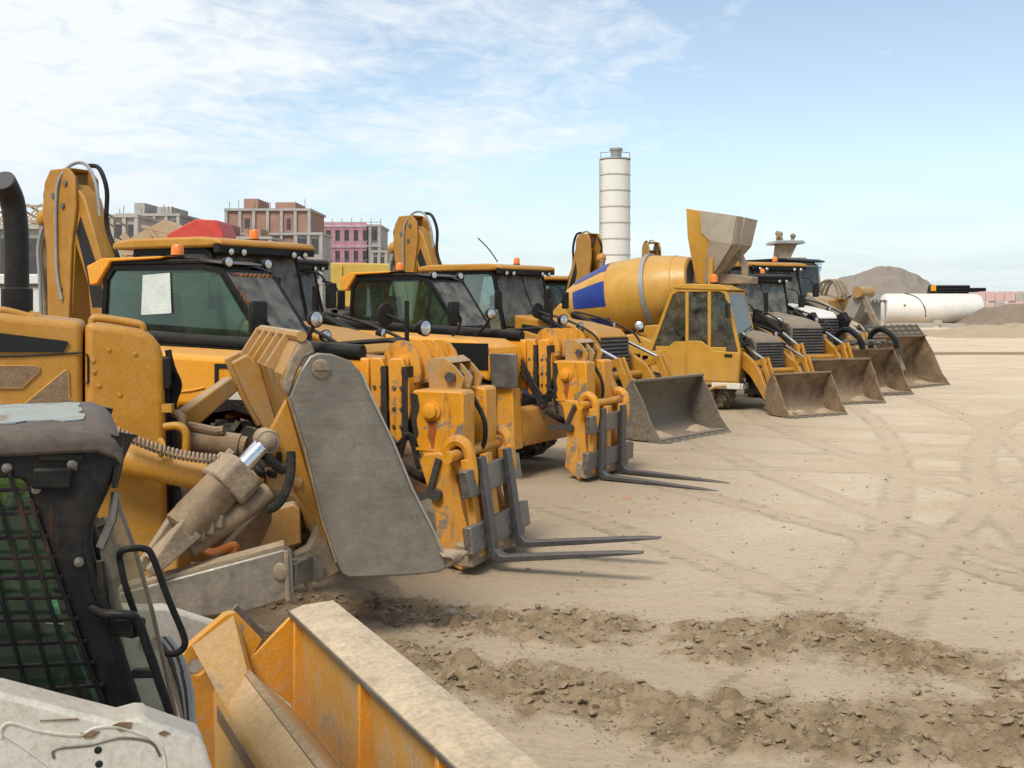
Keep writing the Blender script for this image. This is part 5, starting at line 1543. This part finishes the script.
# ------------------------------------------------------------------ far buildings
def apartment(name, label, px0, px1, pyt, Y, floors, bays, wm, fm='concrete', depth=12, wins=True, base=0., fh=3.0, skip=(), ww=.5, wh=.62, steps=()):
    x0, x1 = (px0 - CX) / F * Y, (px1 - CX) / F * Y
    zt = CH + (HZ - pyt) / F * Y
    t = thing(name, label, 'building', ((x0 + x1) / 2, Y + depth / 2, 0))
    hx = (x1 - x0) / 2
    fhh = (zt - base) / floors
    bw = 2 * hx / bays
    walls = MB().box(-hx, hx, -depth / 2 + .25, depth / 2, base - 2, zt - .25).build('wall', wm, t)
    for k in range(floors + 1):
        z = base + k * fhh
        MB().box(-hx - .25, hx + .25, -depth / 2 - .1, depth / 2 + .2, z - .38, z - .05).build('floor_slab', fm, t)
    for b in range(bays + 1):
        x = -hx + b * bw
        for k in range(floors):
            z = base + k * fhh
            MB().box(x - .2, x + .2, -depth / 2 - .04, -depth / 2 + .35, z - .05, z + fhh - .38).build('column', fm, t)
    if wins:
        for b in range(bays):
            for k in range(floors):
                if (b, k) in skip:
                    continue
                xc, z = -hx + (b + .5) * bw, base + k * fhh
                v = .85 + .3 * ((b * 7 + k * 13) % 5) / 5
                w_ = bw * ww * v / 2
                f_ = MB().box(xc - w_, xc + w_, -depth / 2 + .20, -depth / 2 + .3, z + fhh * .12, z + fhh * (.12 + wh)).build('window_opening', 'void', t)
    rnd = random.Random(int(px0))
    if zt > 10 and wm == 'brick' or name == 'grey_building':
        for a, w_, h_ in ((-.5, .35, 1.5), (.35, .5, 1.0)):
            MB().box(hx * (a - w_ / 2), hx * (a + w_ / 2), -depth * .3, depth * .3, zt - .1, zt + h_).build('rooftop_block', wm, t)
        for k in range(9):
            x = -hx + 2 * hx * rnd.random()
            MB().bar((x, -depth * .45, zt - .2), (x + rnd.uniform(-.1, .1), -depth * .45, zt + rnd.uniform(.5, 1.3)), .07, .07).build('rebar', 'mesh_brown', t)
    for k in range(4):
        x = -hx + 2 * hx * rnd.random()
        MB().box(x - .5, x + .5, -depth / 2 - .3, -depth / 2 - .15, base + .2, base + rnd.uniform(1.2, 2.6)).build('prop_board', 'wood', t)
    return t


def background():
    # silo
    Y = 100
    t = thing('silo', 'tall white cylindrical silo banded with thin rings, rising behind the mixer drum', 'silo', (9.36, Y, 0))
    r, zt = 1.38, 15.1
    prof = [(0, r)]
    MB().lathe([(3.0, r), (zt, r), (zt + .05, r * .95), (zt + .3, .55), (zt + .3, .01)], (0, 0, 0), (0, 0, 1), 40).build('shell', 'clean_white', t)
    for k in range(9):
        MB().lathe([(0, r), (.0, r + .04), (.1, r + .04), (.1, r)], (0, 0, 3.6 + k * 1.45), (0, 0, 1), 40).build('ring', 'concrete', t)
    MB().lathe([(0, .5), (.7, .5), (.75, .6), (.95, .6), (1.0, .01)], (.1, 0, zt + .2), (0, 0, 1), 20).build('vent_cap', 'grey', t)
    l = MB()
    for s in (-.18, .18):
        l.bar((-r * .92 + s, -.62 + s * 0, 2), (-r * .92 + s, -.62, zt), .05, .05)
    for k in range(40):
        l.bar((-r * .92 - .18, -.62, 2.2 + k * .32), (-r * .92 + .18, -.62, 2.2 + k * .32), .035, .035)
    l.build('ladder', 'grey', t)
    lp = MB()
    lp.tube([(-1.3, -.4, zt), (-1.35, -.4, zt + .7), (0, -1.3, zt + .7), (1.3, -.4, zt + .7), (1.3, -.4, zt)], .04, 6, 1)
    lp.build('top_rail', 'grey', t)
    for k in range(4):
        a = R(45 + 90 * k)
        MB().bar((math.cos(a) * 1.2, math.sin(a) * 1.2, 0), (math.cos(a) * 1.2, math.sin(a) * 1.2, 3.2), .2, .2).build('leg', 'grey', t)
    MB().lathe([(1.2, .2), (3.0, r)], (0, 0, 0), (0, 0, 1), 30).build('cone', 'clean_white', t)
    # unfinished buildings
    apartment('brick_building', 'unfinished red brick apartment block with concrete frame, beside the pink wrapped block', 226, 309, 208, 150, 5, 6, 'brick', base=-1.5, ww=.34, wh=.46, skip=((0, 4), (2, 4), (3, 4), (5, 4), (1, 3), (4, 3)))
    apartment('brick_annex', 'low brick and concrete annex in front of the red brick block', 206, 270, 236, 135, 3, 5, 'brick', base=-1, depth=8, ww=.4, wh=.5, skip=((1, 2), (3, 2)))
    apartment('side_block', 'narrow grey block stepping down right of the red brick block', 296, 321, 232, 146, 4, 2, 'concrete', base=-1.5, depth=8, ww=.6)
    b = apartment('scaffolded_block', 'grey concrete apartment block under scaffolding, with pink insulation on its front', 315, 379, 224, 170, 5, 7, 'concrete', base=-1.5, ww=.5)
    hx = (379 - 315) / F * 170 / 2
    for (a0, a1, z0, z1) in ((-.97, .62, -1, 14.6), (-.97, 1.05, -1, 4.2)):
        MB().box(hx * a0, hx * a1, -6.32, -6.22, z0, z1).build('pink_cladding', 'pink', b)
    for k in range(5):
        fh = (CH + (HZ - 224) / F * 170 + 1.5) / 5
        MB().box(-hx * .98, hx * .63, -6.42, -6.30, -1.5 + (k + 1) * fh - .5, -1.5 + (k + 1) * fh - .15).build('floor_band', 'pale_pink', b)
    bw = 2 * hx / 7
    for bb in range(0, 7):
        for k in range(5):
            if bb > 5 and k > 1:
                continue
            fh = (CH + (HZ - 224) / F * 170 + 1.5) / 5
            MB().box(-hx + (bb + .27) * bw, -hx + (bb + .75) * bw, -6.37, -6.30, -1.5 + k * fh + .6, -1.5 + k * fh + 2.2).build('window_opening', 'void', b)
    for k in range(8):
        x = -hx * 1.02 + k * hx * 2.1 / 7
        MB().bar((x, -7.2, 0), (x, -7.2, 15.2), .10, .10).build('scaffold_pole', 'grey', b)
    for k in range(5):
        MB().bar((-hx * 1.02, -7.2, 3 + k * 2.9), (hx * 1.1, -7.2, 3 + k * 2.9), .09, .09).build('scaffold_rail', 'grey', b)
    apartment('low_wing', 'low grey wing with a pink base at the right end of the scaffolded block', 372, 386, 250, 165, 3, 2, 'concrete', base=-1.5, depth=6, ww=.4)
    apartment('grey_building', 'dark grey concrete shell of a building left of the timber stack', 118, 178, 213, 140, 4, 5, 'concrete', base=-1, ww=.6)
    apartment('pale_house', 'pale unfinished house with an overhanging slab roof, left of the dark grey shell', 100, 136, 214, 120, 3, 3, 'concrete', base=-1, depth=8)
    h = apartment('timber_roofed_house', 'unfinished concrete house with a bare timber roof at the left edge of the yard', -30, 44, 223, 70, 2, 3, 'concrete', base=0, depth=8, ww=.7)
    for k in range(11):
        x = -4.2 + k * .86
        MB().bar((x, -4.1, 7.2), (x + 1.0, -3.6, 8.5), .1, .1).bar((x + 1.0, -3.6, 8.5), (x + 1.2, 2, 7.4), .1, .1).bar((x + .2, -4.0, 7.2), (x + .9, -3.8, 8.0), .08, .08).build('rafter', 'wood', h)
    MB().bar((-4.4, -4.1, 7.4), (5.4, -4.1, 7.4), .15, .2).bar((-3.4, -3.6, 8.4), (5.8, -3.6, 8.4), .12, .15).build('purlin', 'wood', h)
    # timber heap and red hopper
    t = thing('timber_pile', 'heap of stacked raw timber boards behind the first cab roof', 'timber pile', (-17.5, 55, 0))
    rnd = random.Random(5)
    MB().prism([(-2.4, 0), (3.2, 0), (2.6, 5.2), (.4, 6.3), (-1.6, 5.2)], -1, 1).build('stack', 'wood', t)
    for k in range(70):
        a = rnd.random()
        x = -2.2 + a * 5
        zt_ = 6.2 - abs(a - .45) * 2.6
        MB().bar((x - .9, -1.1 + rnd.random() * .2, zt_ - rnd.random() * 2.4), (x + .9, -1.15 + rnd.random() * .2, zt_ - .5 - rnd.random() * 2.2), .12, .16).build('board', 'wood', t)
    t = thing('red_hopper', 'red sheet metal hopper with sloping sides behind the first cab roof', 'hopper', (-11.6, 42, 0))
    xs = [(175 - CX) / F * 42 + 11.6, (203 - CX) / F * 42 + 11.6, (224 - CX) / F * 42 + 11.6, (230 - CX) / F * 42 + 11.6]
    zz = lambda py: CH + (HZ - py) / F * 42
    MB().prism([(xs[0], zz(250)), (xs[3], zz(250)), (xs[3], zz(234)), (xs[2], zz(222)), (xs[1], zz(221)), (xs[0], zz(236))], -1.0, 1.0).build('body', 'red', t, .04)
    for s in (-.7, .7):
        MB().bar((s, -.8, 0), (s, -.8, zz(245)), .15, .15).bar((s, .8, 0), (s, .8, zz(245)), .15, .15).build('leg', 'red', t)
    # white cabins at the left edge
    Y = 26
    t = thing('site_cabin', 'white flat roofed site cabin behind the near loader at the left edge', 'site cabin', (-12.1, Y, 0))
    MB().box(-2.6, 2.0, -1.2, 1.2, .2, 2.55).build('wall', 'clean_white', t, .03)
    MB().box(-2.7, 2.1, -1.3, 1.3, 2.62, 2.85).build('roof', 'clean_white', t, .03)
    for k in range(3):
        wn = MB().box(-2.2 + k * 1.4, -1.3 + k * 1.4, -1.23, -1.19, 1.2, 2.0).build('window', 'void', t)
        MB().box(-2.25 + k * 1.4, -1.25 + k * 1.4, -1.24, -1.21, 1.12, 1.2).build('sill', 'clean_white', wn)
    Y = 21
    t = thing('parked_pickup', 'dark blue windowed vehicle standing behind the near loader at the left edge', 'vehicle', (-9.5, Y, 0))
    MB().prism([(-2.2, .45), (1.6, .45), (1.6, 1.2), (.9, 1.25), (.4, 1.85), (-1.6, 1.9), (-2.1, 1.2)], -.85, .85).build('body', 'black', t, .06)
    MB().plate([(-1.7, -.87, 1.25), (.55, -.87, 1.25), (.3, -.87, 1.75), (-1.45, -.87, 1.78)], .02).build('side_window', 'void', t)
    for x in (-1.4, .95):
        wheel(t, x, -.75, .36, .22, 'grey', 20)
        wheel(t, x, .75, .36, .22, 'grey', 20)
    # tipper body behind the row
    t = thing('tipper_trailer', 'yellow tipper body on grey chassis standing behind the row of telehandlers', 'trailer', (-3.8, 29, 0))
    MB().prism([(-.8, 2.1), (2.3, 2.1), (2.4, 3.18), (-.8, 3.22)], -1.1, 1.1).build('body', 'lemon', t, .03)
    for k in range(3):
        MB().box(-.6 + k * 1.2, -.5 + k * 1.2, -1.16, -1.09, 2.1, 3.15).build('body_rib', 'lemon', t)
    MB().box(-.7, 2.2, -.6, .6, 1.0, 2.05).build('chassis', 'grey', t, .03)
    for x in (.0, 1.6):
        wheel(t, x, -.9, .55, .35, 'grey', 18)
        wheel(t, x, .9, .55, .35, 'grey', 18)
    # batching tower with deck and mast
    Y = 62
    t = thing('batching_tower', 'grey sloping batching tower with a railed deck and bent mast, behind the far loaders', 'tower', (15.3, Y, 0))
    z = lambda py: CH + (HZ - py) / F * Y
    X = lambda px: (px - CX) / F * Y - 15.3
    MB().prism([(X(766), 0), (X(812), 0), (X(806), z(266)), (X(796), z(259)), (X(774), z(259)), (X(766), z(264))], -2, 2).build('base', 'mound', t)
    MB().prism([(X(776), z(261)), (X(786), z(261)), (X(794), z(244)), (X(778), z(244))], -.8, .8).build('chute', 'mud', t, .03)
    MB().prism([(X(770), z(244.5)), (X(800), z(244.5)), (X(798), z(241.5)), (X(772), z(241.5))], -1.2, 1.2).build('deck', 'grey', t, .02)
    MB().tube([(X(779), 0, z(242)), (X(778), 0, z(237)), (X(781), 0, z(234)), (X(776), .1, z(232.5))], .13, 8).build('mast', 'mud', t)
    MB().tube([(X(792), 0, z(242)), (X(793), 0, z(236))], .10, 8, 1).ball((X(793), 0, z(236)), .16).build('vent', 'mud', t)
    MB().tube([(X(781), -.3, z(242)), (X(780), -.3, z(238)), (X(776), -.3, z(234.5))], .07, 6).build('pipe', 'mud', t)
    # blue and white sun screen on the far loader side
    Y = 45
    t = thing('blue_screen', 'light blue striped screen panel on posts beside the far loader cab', 'screen', (13.0, Y, 0))
    X = lambda px: (px - CX) / F * Y - 13.0
    z = lambda py: CH + (HZ - py) / F * Y
    MB().plate([(X(806), 0, z(290)), (X(821), 0, z(270)), (X(822), 0, z(263)), (X(806), 0, z(263))], .06).build('panel', 'bluemesh', t)
    for k in range(4):
        MB().bar((X(806), -.05, z(266 + k * 5)), (X(821 - k * 2.4), -.05, z(266 + k * 5)), .05, .06).build('white_stripe', 'clean_white', t)
    MB().bar((X(806), 0, 0), (X(806), 0, z(262)), .12, .12).build('post', 'grey', t)
    # gravel mound, heaps
    heap('gravel_mound', 'broad grey brown gravel mound on the skyline behind the white tank', 'mound', (884 - CX) / F * 150, 150, 14, 10, 7.2, 'mound', [((px - 884) / F * 150, CH + (HZ - py) / F * 150) for px, py in ((786, 319), (808, 298), (822, 287), (834, 280.5), (850, 277.5), (862, 273), (876, 267.5), (886, 267), (897, 268), (905, 272), (920, 281), (940, 293), (962, 306), (984, 319))], 2, .055, 130, prof=True)
    heap('sand_heap', 'low pale sand heap in front of the white tank', 'sand heap', (868 - CX) / F * 62, 62, 3.2, 4, 1.15, 'sandheap', [], 4, .10, 50)
    heap('sand_berm', 'low sand berm running out at the right edge of the yard', 'sand berm', 37, 72, 10.0, 3, .8, 'sandheap', [((px - CX) / F * 72 - 37, CH + (HZ - py) / F * 72) for px, py in ((925, 338), (945, 331), (965, 328), (985, 324), (1003, 327), (1018, 322), (1045, 325), (1230, 330))], 5, .12, 90, prof=True)
    heap('soil_heap', 'long heap of dark soil right of the white tank', 'soil heap', 50, 100, 13, 5, 2.2, 'soil', [((px - CX) / F * 100 - 50, CH + (HZ - py) / F * 100) for px, py in ((962, 329), (978, 318), (990, 308), (1006, 306), (1022, 304), (1050, 302), (1200, 304))], 6, .06, 70, prof=True)
    heap('sand_bank', 'flat sand bank below the white tank', 'sand bank', 30, 78, 16, 3.0, .35, 'sandheap', [(-6, 0, 4, .4), (4, 0, 5, .35)], 9, .3, 80)
    # white tank on blocks
    Y = 105
    t = thing('storage_tank', 'long white horizontal storage tank resting on concrete blocks', 'tank', ((931 - CX) / F * Y, Y, 0))
    rr, hl = 1.42, 4.7
    zc = CH - (308.5 - HZ) / F * Y
    s = MB().lathe([(-hl - .0, .01), (-hl + .02, rr * .6), (-hl + .18, rr * .92), (-hl + .45, rr), (hl - .45, rr), (hl - .18, rr * .92), (hl - .02, rr * .6), (hl, .01)], (0, 0, zc), (1, 0, 0), 40).build('shell', 'tank', t)
    MB().tube([(-2.6, -.3, zc + rr + .02), (-1.7, -1.0, zc + 1.05), (-1.15, -1.42, zc + .1), (-.95, -1.2, zc - .8)], .05, 6).build('cable', 'hose', s)
    MB().lathe([(0, .12), (.06, .10)], (-3.0, -rr * .97, zc + .3), (0, -1, 0), 12).build('plug', 'mesh_brown', s)
    for x in (.2, 2.9):
        MB().prism([(x - .55, -.1), (x + .55, -.1), (x + .35, zc - rr * .75), (x - .35, zc - rr * .75)], -1.2, 1.2).build('saddle_block', 'concrete', t, .03)
    for i, (px, w_, h_) in enumerate(((912, 3.6, .42), (952, 2.2, .35))):
        o = MB().box(-w_ / 2, w_ / 2, -.4, .4, -.1, h_).build('concrete_kerb_block', 'concrete', None, .03)
        o.location = ((px - CX) / F * 99, 99, 0)
        tag(o, ('long pale concrete block lying on the sand under the tank', 'short pale concrete block under the right half of the tank')[i], 'concrete block')
    # striped shelter
    t = thing('open_shelter', 'low open shelter with a corrugated dark and white roof edge beside the white tank', 'shelter', ((858 - CX) / F * 90, 90, 0))
    MB().box(-2.2, 2.2, -.6, 1.5, 2.25, 2.45).build('roof', 'grey', t)
    for k in range(14):
        MB().box(-2.15 + k * .31, -2.02 + k * .31, -.66, -.58, 2.22, 2.47).build('roof_flute', 'void', t)
    MB().box(.6, 2.0, .4, .5, 0, 2.3).build('wall_panel', 'grey', t)
    for x in (-2.1, .5, 2.1):
        MB().box(x - .06, x + .06, -.5, -.4, 0, 2.25).build('post', 'grey', t)
    # pipe stack
    Y = 130
    t = thing('pipe_rack', 'stack of long black pipes on a yellow rack behind the white tank', 'pipe stack', ((958 - CX) / F * Y, Y, 0))
    z = lambda py: CH + (HZ - py) / F * Y
    X = lambda px: (px - 958) / F * Y
    for k in range(3):
        for j in range(3):
            zz_ = z(292 - k * 2.6)
            MB().cyl((X(929 + k * .5), -.4 + j * .4, zz_), (X(968 - j * 2 if k == 2 else 984), -.4 + j * .4, zz_), .2, n=10).build('pipe', 'black', t)
    MB().box(X(929), X(934), -.65, -.55, z(291), z(285.5)).build('end_cap', 'amber', t)
    for px in (935, 955, 975):
        MB().box(X(px) - .15, X(px) + .15, -.5, .9, 0, z(293.5)).build('support', 'clean_white', t)
    # pink brick pallets
    Y = 125
    rnd = random.Random(9)
    x = 972.
    i = 0
    words = ['pale pink', 'grey pink', 'rose', 'light pink', 'dusty pink', 'salmon pink', 'faded pink']
    spot = ['farthest left', 'second from the left', 'third from the left', 'fourth from the left', 'fifth from the left', 'sixth from the left', 'at the right edge']
    while x < 1040 and i < 7:
        w_ = 8.5 + rnd.random() * 3
        o = thing('brick_stack', f'{words[i]} stack of wrapped bricks in the far row, {spot[i]}', 'brick stack', ((x + w_ / 2 - CX) / F * Y, Y, 0), 0, 'brick stacks along the skyline')
        hw = w_ / 2 / F * Y
        for k in range(3):
            MB().box(-hw * (.97 - .02 * ((i + k) % 2)), hw * .97, -1, 1, k * 1.15 + .1, k * 1.15 + 1.12 + .1 * ((i + k) % 2)).build('pallet', 'brick_pink' if (i * 2 + k) % 5 else 'concrete', o, .05)
        x += w_
        i += 1
    # tyre rut line far right
    o = MB().prism([(-26, .0), (26, .0), (26, .10), (-26, .12)], -.35, .35).build('tyre_ridge', 'soil_line', None)
    o.location = (33, 47, -.02)
    tag(o, 'long low ridge of pushed up sand crossing the yard at the right', 'sand ridge')


M['brick_pink'] = mat('pale pink bricks', (.66, .46, .42), .85, dust=.15, scale=.8)
M['soil_line'] = mat('pushed up sand', (.30, .22, .15), .95, dust=.2, bump=.8)


def small_things():
    rnd = random.Random(11)
    spots = [((800, 417), .11, 'pale rounded stone lying against the corner of the muddy bucket', 'mud'), ((626, 499), .05, 'small orange scrap lying on the sand in front of the forks', 'orange_litter'),
             ]
    for (px, py), r, lab, mt in spots:
        Y = CH * F / (py - HZ)
        m = MB().ball((0, 0, 0), r, 12, (1.3, 1, .8 if r > .06 else .25))
        m.v = [v * (1 + .25 * noise.noise(v * 9)) for v in m.v]
        o = m.build('stone' if r > .06 else 'scrap', mt, None)
        o.location = ((px - CX) / F * Y, Y, r * (.5 if r > .06 else .1))
        tag(o, lab, 'stone' if r > .06 else 'scrap')


# ------------------------------------------------------------------ place everything
make_ground()
make_clods()
background()
small_things()
GT = 'telescopic handlers parked side by side'
telehandler('yellow telehandler with forks nearest the camera, its cab window carrying a pale paper notice', (-.04, 9.35, 0), -21, 8, GT, False, True, True)
telehandler('yellow telehandler with a black panel on its boom and a raised grey stabiliser foot', (1.33, 13.9, 0), -31, -1.5, GT, True, True, False, 1.5)
GB = 'backhoe loaders parked in the row'
backhoe('ochre backhoe loader with its digging boom folded up behind the nearest telehandler', (-.05, 11.55, 0), -31, GB, bucket=False, sc=1.02, cabx=.12, rx=.28, boomx=-.30)
backhoe('backhoe loader with an orange yellow cab roof and an aerial, beside the second telehandler', (3.03, 18.0, 0), -40, GB, antenna=True, cabx=-.15, bm='bucket_dark', bs='bucket_dark')
backhoe('backhoe loader with a rust brown bucket side, mostly hidden behind the mixer cab', (5.95, 21.3, 0), -62, GB, boom=False, bm='bucket', bs='bucket', teeth=7, bw=1.68, sc=.86, hood='hood_dark')
backhoe('backhoe loader facing away behind the mixer drum, its folded boom showing left of the silo', (-1.34, 33.65, 0), 120, GB, bucket=False)
backhoe('backhoe loader facing away far behind the mixer, its boom tip showing right of the silo', (2.9, 38.4, 0), 100, GB, bucket=False)
backhoe('black roofed yellow loader without digging boom, its muddy bucket third from the far end', (7.4, 23.9, 0), -70, GB, boom=False, bw=1.7, bs='bucket', hood='hood_dark', roof='black')
backhoe('pale yellow loader with a dark roof seen between the two front cabs', (-.2, 15.6, 0), -25, GB, bucket=False, boom=False, hood='lemon', body='lemon', roof='plastic')
concrete_mixer()
white_loader()
big_loader()
near_loader()
skid_steer()

# ------------------------------------------------------------------ light, sky, camera
EL, AZ = 52., 205.                             # sun height; compass bearing measured from +Y clockwise
sd = Vector((math.sin(R(AZ)) * math.cos(R(EL)), math.cos(R(AZ)) * math.cos(R(EL)), math.sin(R(EL))))
sl = bpy.data.lights.new('sun', 'SUN')
sl.energy, sl.angle, sl.color = 2.5, R(20), (1, .955, .88)
so = bpy.data.objects.new('sun', sl)
COL.objects.link(so)
so.rotation_euler = (-sd).to_track_quat('-Z', 'Y').to_euler()
wd = bpy.data.worlds.new('World')
scene.world = wd
wd.use_nodes = True
nt = wd.node_tree
bg = nt.nodes['Background']
sky = nd(nt, 'ShaderNodeTexSky', sky_type='NISHITA')
sky.sun_disc = False
sky.sun_elevation, sky.sun_rotation = R(EL), R(AZ)
sky.air_density, sky.dust_density, sky.ozone_density = 1.0, .6, 2.0
tc = nd(nt, 'ShaderNodeTexCoord')
sp = nd(nt, 'ShaderNodeSeparateXYZ')
nt.links.new(tc.outputs['Generated'], sp.inputs[0])
zz = math_node(nt, 'ADD', math_node(nt, 'MAXIMUM', sp.outputs[2], 0.), .10)
cb = nd(nt, 'ShaderNodeCombineXYZ')
nt.links.new(math_node(nt, 'DIVIDE', sp.outputs[0], zz), cb.inputs[0])
nt.links.new(math_node(nt, 'DIVIDE', sp.outputs[1], zz), cb.inputs[1])
mp = nd(nt, 'ShaderNodeMapping')
mp.inputs['Scale'].default_value = (1.0, .8, 1)
mp.inputs['Rotation'].default_value = (0, 0, R(-25))
nt.links.new(cb.outputs[0], mp.inputs[0])
c1 = noise_node(nt, mp.outputs[0], 1.1, 12, .60, .5)
c2 = noise_node(nt, mp.outputs[0], 7.0, 8, .6, .8)
side = math_node(nt, 'MULTIPLY', math_node(nt, 'ADD', sp.outputs[0], .12), -.62)
lift = math_node(nt, 'MULTIPLY', math_node(nt, 'SUBTRACT', sp.outputs[2], .13), .5)
cv = math_node(nt, 'ADD', math_node(nt, 'ADD', c1, math_node(nt, 'MULTIPLY', math_node(nt, 'SUBTRACT', c2, .5), .50)), math_node(nt, 'ADD', side, lift))
cf = math_node(nt, 'MULTIPLY', ramp(nt, cv, .40, .70), 1.0)
hz = math_node(nt, 'SUBTRACT', 1., ramp(nt, sp.outputs[2], 0., .14), True)
cf2 = math_node(nt, 'MAXIMUM', cf, .05, True)
hs = nd(nt, 'ShaderNodeHueSaturation')
hs.inputs['Saturation'].default_value = .78
tn = nd(nt, 'ShaderNodeMix', data_type='RGBA', blend_type='MULTIPLY')
tn.inputs[0].default_value = 1
tn.inputs[7].default_value = (.93, 1.0, .98, 1)
nt.links.new(sky.outputs[0], tn.inputs[6])
nt.links.new(tn.outputs[2], hs.inputs['Color'])
CLOUD = (5.7, 6.0, 6.2)
SKYMUL = (1.0, 1.0, 1.0)
haze_f = math_node(nt, 'MULTIPLY', hz, .86)
cc = mix_col(nt, haze_f, mix_col(nt, cf2, hs.outputs[0], CLOUD), mix_col(nt, ramp(nt, c1, .40, .62), (4.1, 4.7, 5.2), (5.1, 5.5, 5.8)))
nt.links.new(cc, bg.inputs[0])
bg.inputs[1].default_value = .125
scene.view_settings.view_transform = 'Standard'
scene.view_settings.look = 'None'
scene.view_settings.exposure = .40
scene.view_settings.gamma = 1
cam = bpy.data.cameras.new('camera')
cam.sensor_width = 36
cam.lens = 36 * F / 1024
cam.shift_y = (HZ - 384) / 1024
cam.clip_end = 5000
co = bpy.data.objects.new('camera', cam)
COL.objects.link(co)
co.location = (0, 0, CH)
co.rotation_euler = (R(90), 0, 0)
scene.camera = co
scene.render.film_transparent = False
scene.cycles.max_bounces = 6
scene.cycles.transparent_max_bounces = 24
scene.cycles.use_denoising = True
scene.cycles.caustics_reflective = scene.cycles.caustics_refractive = False
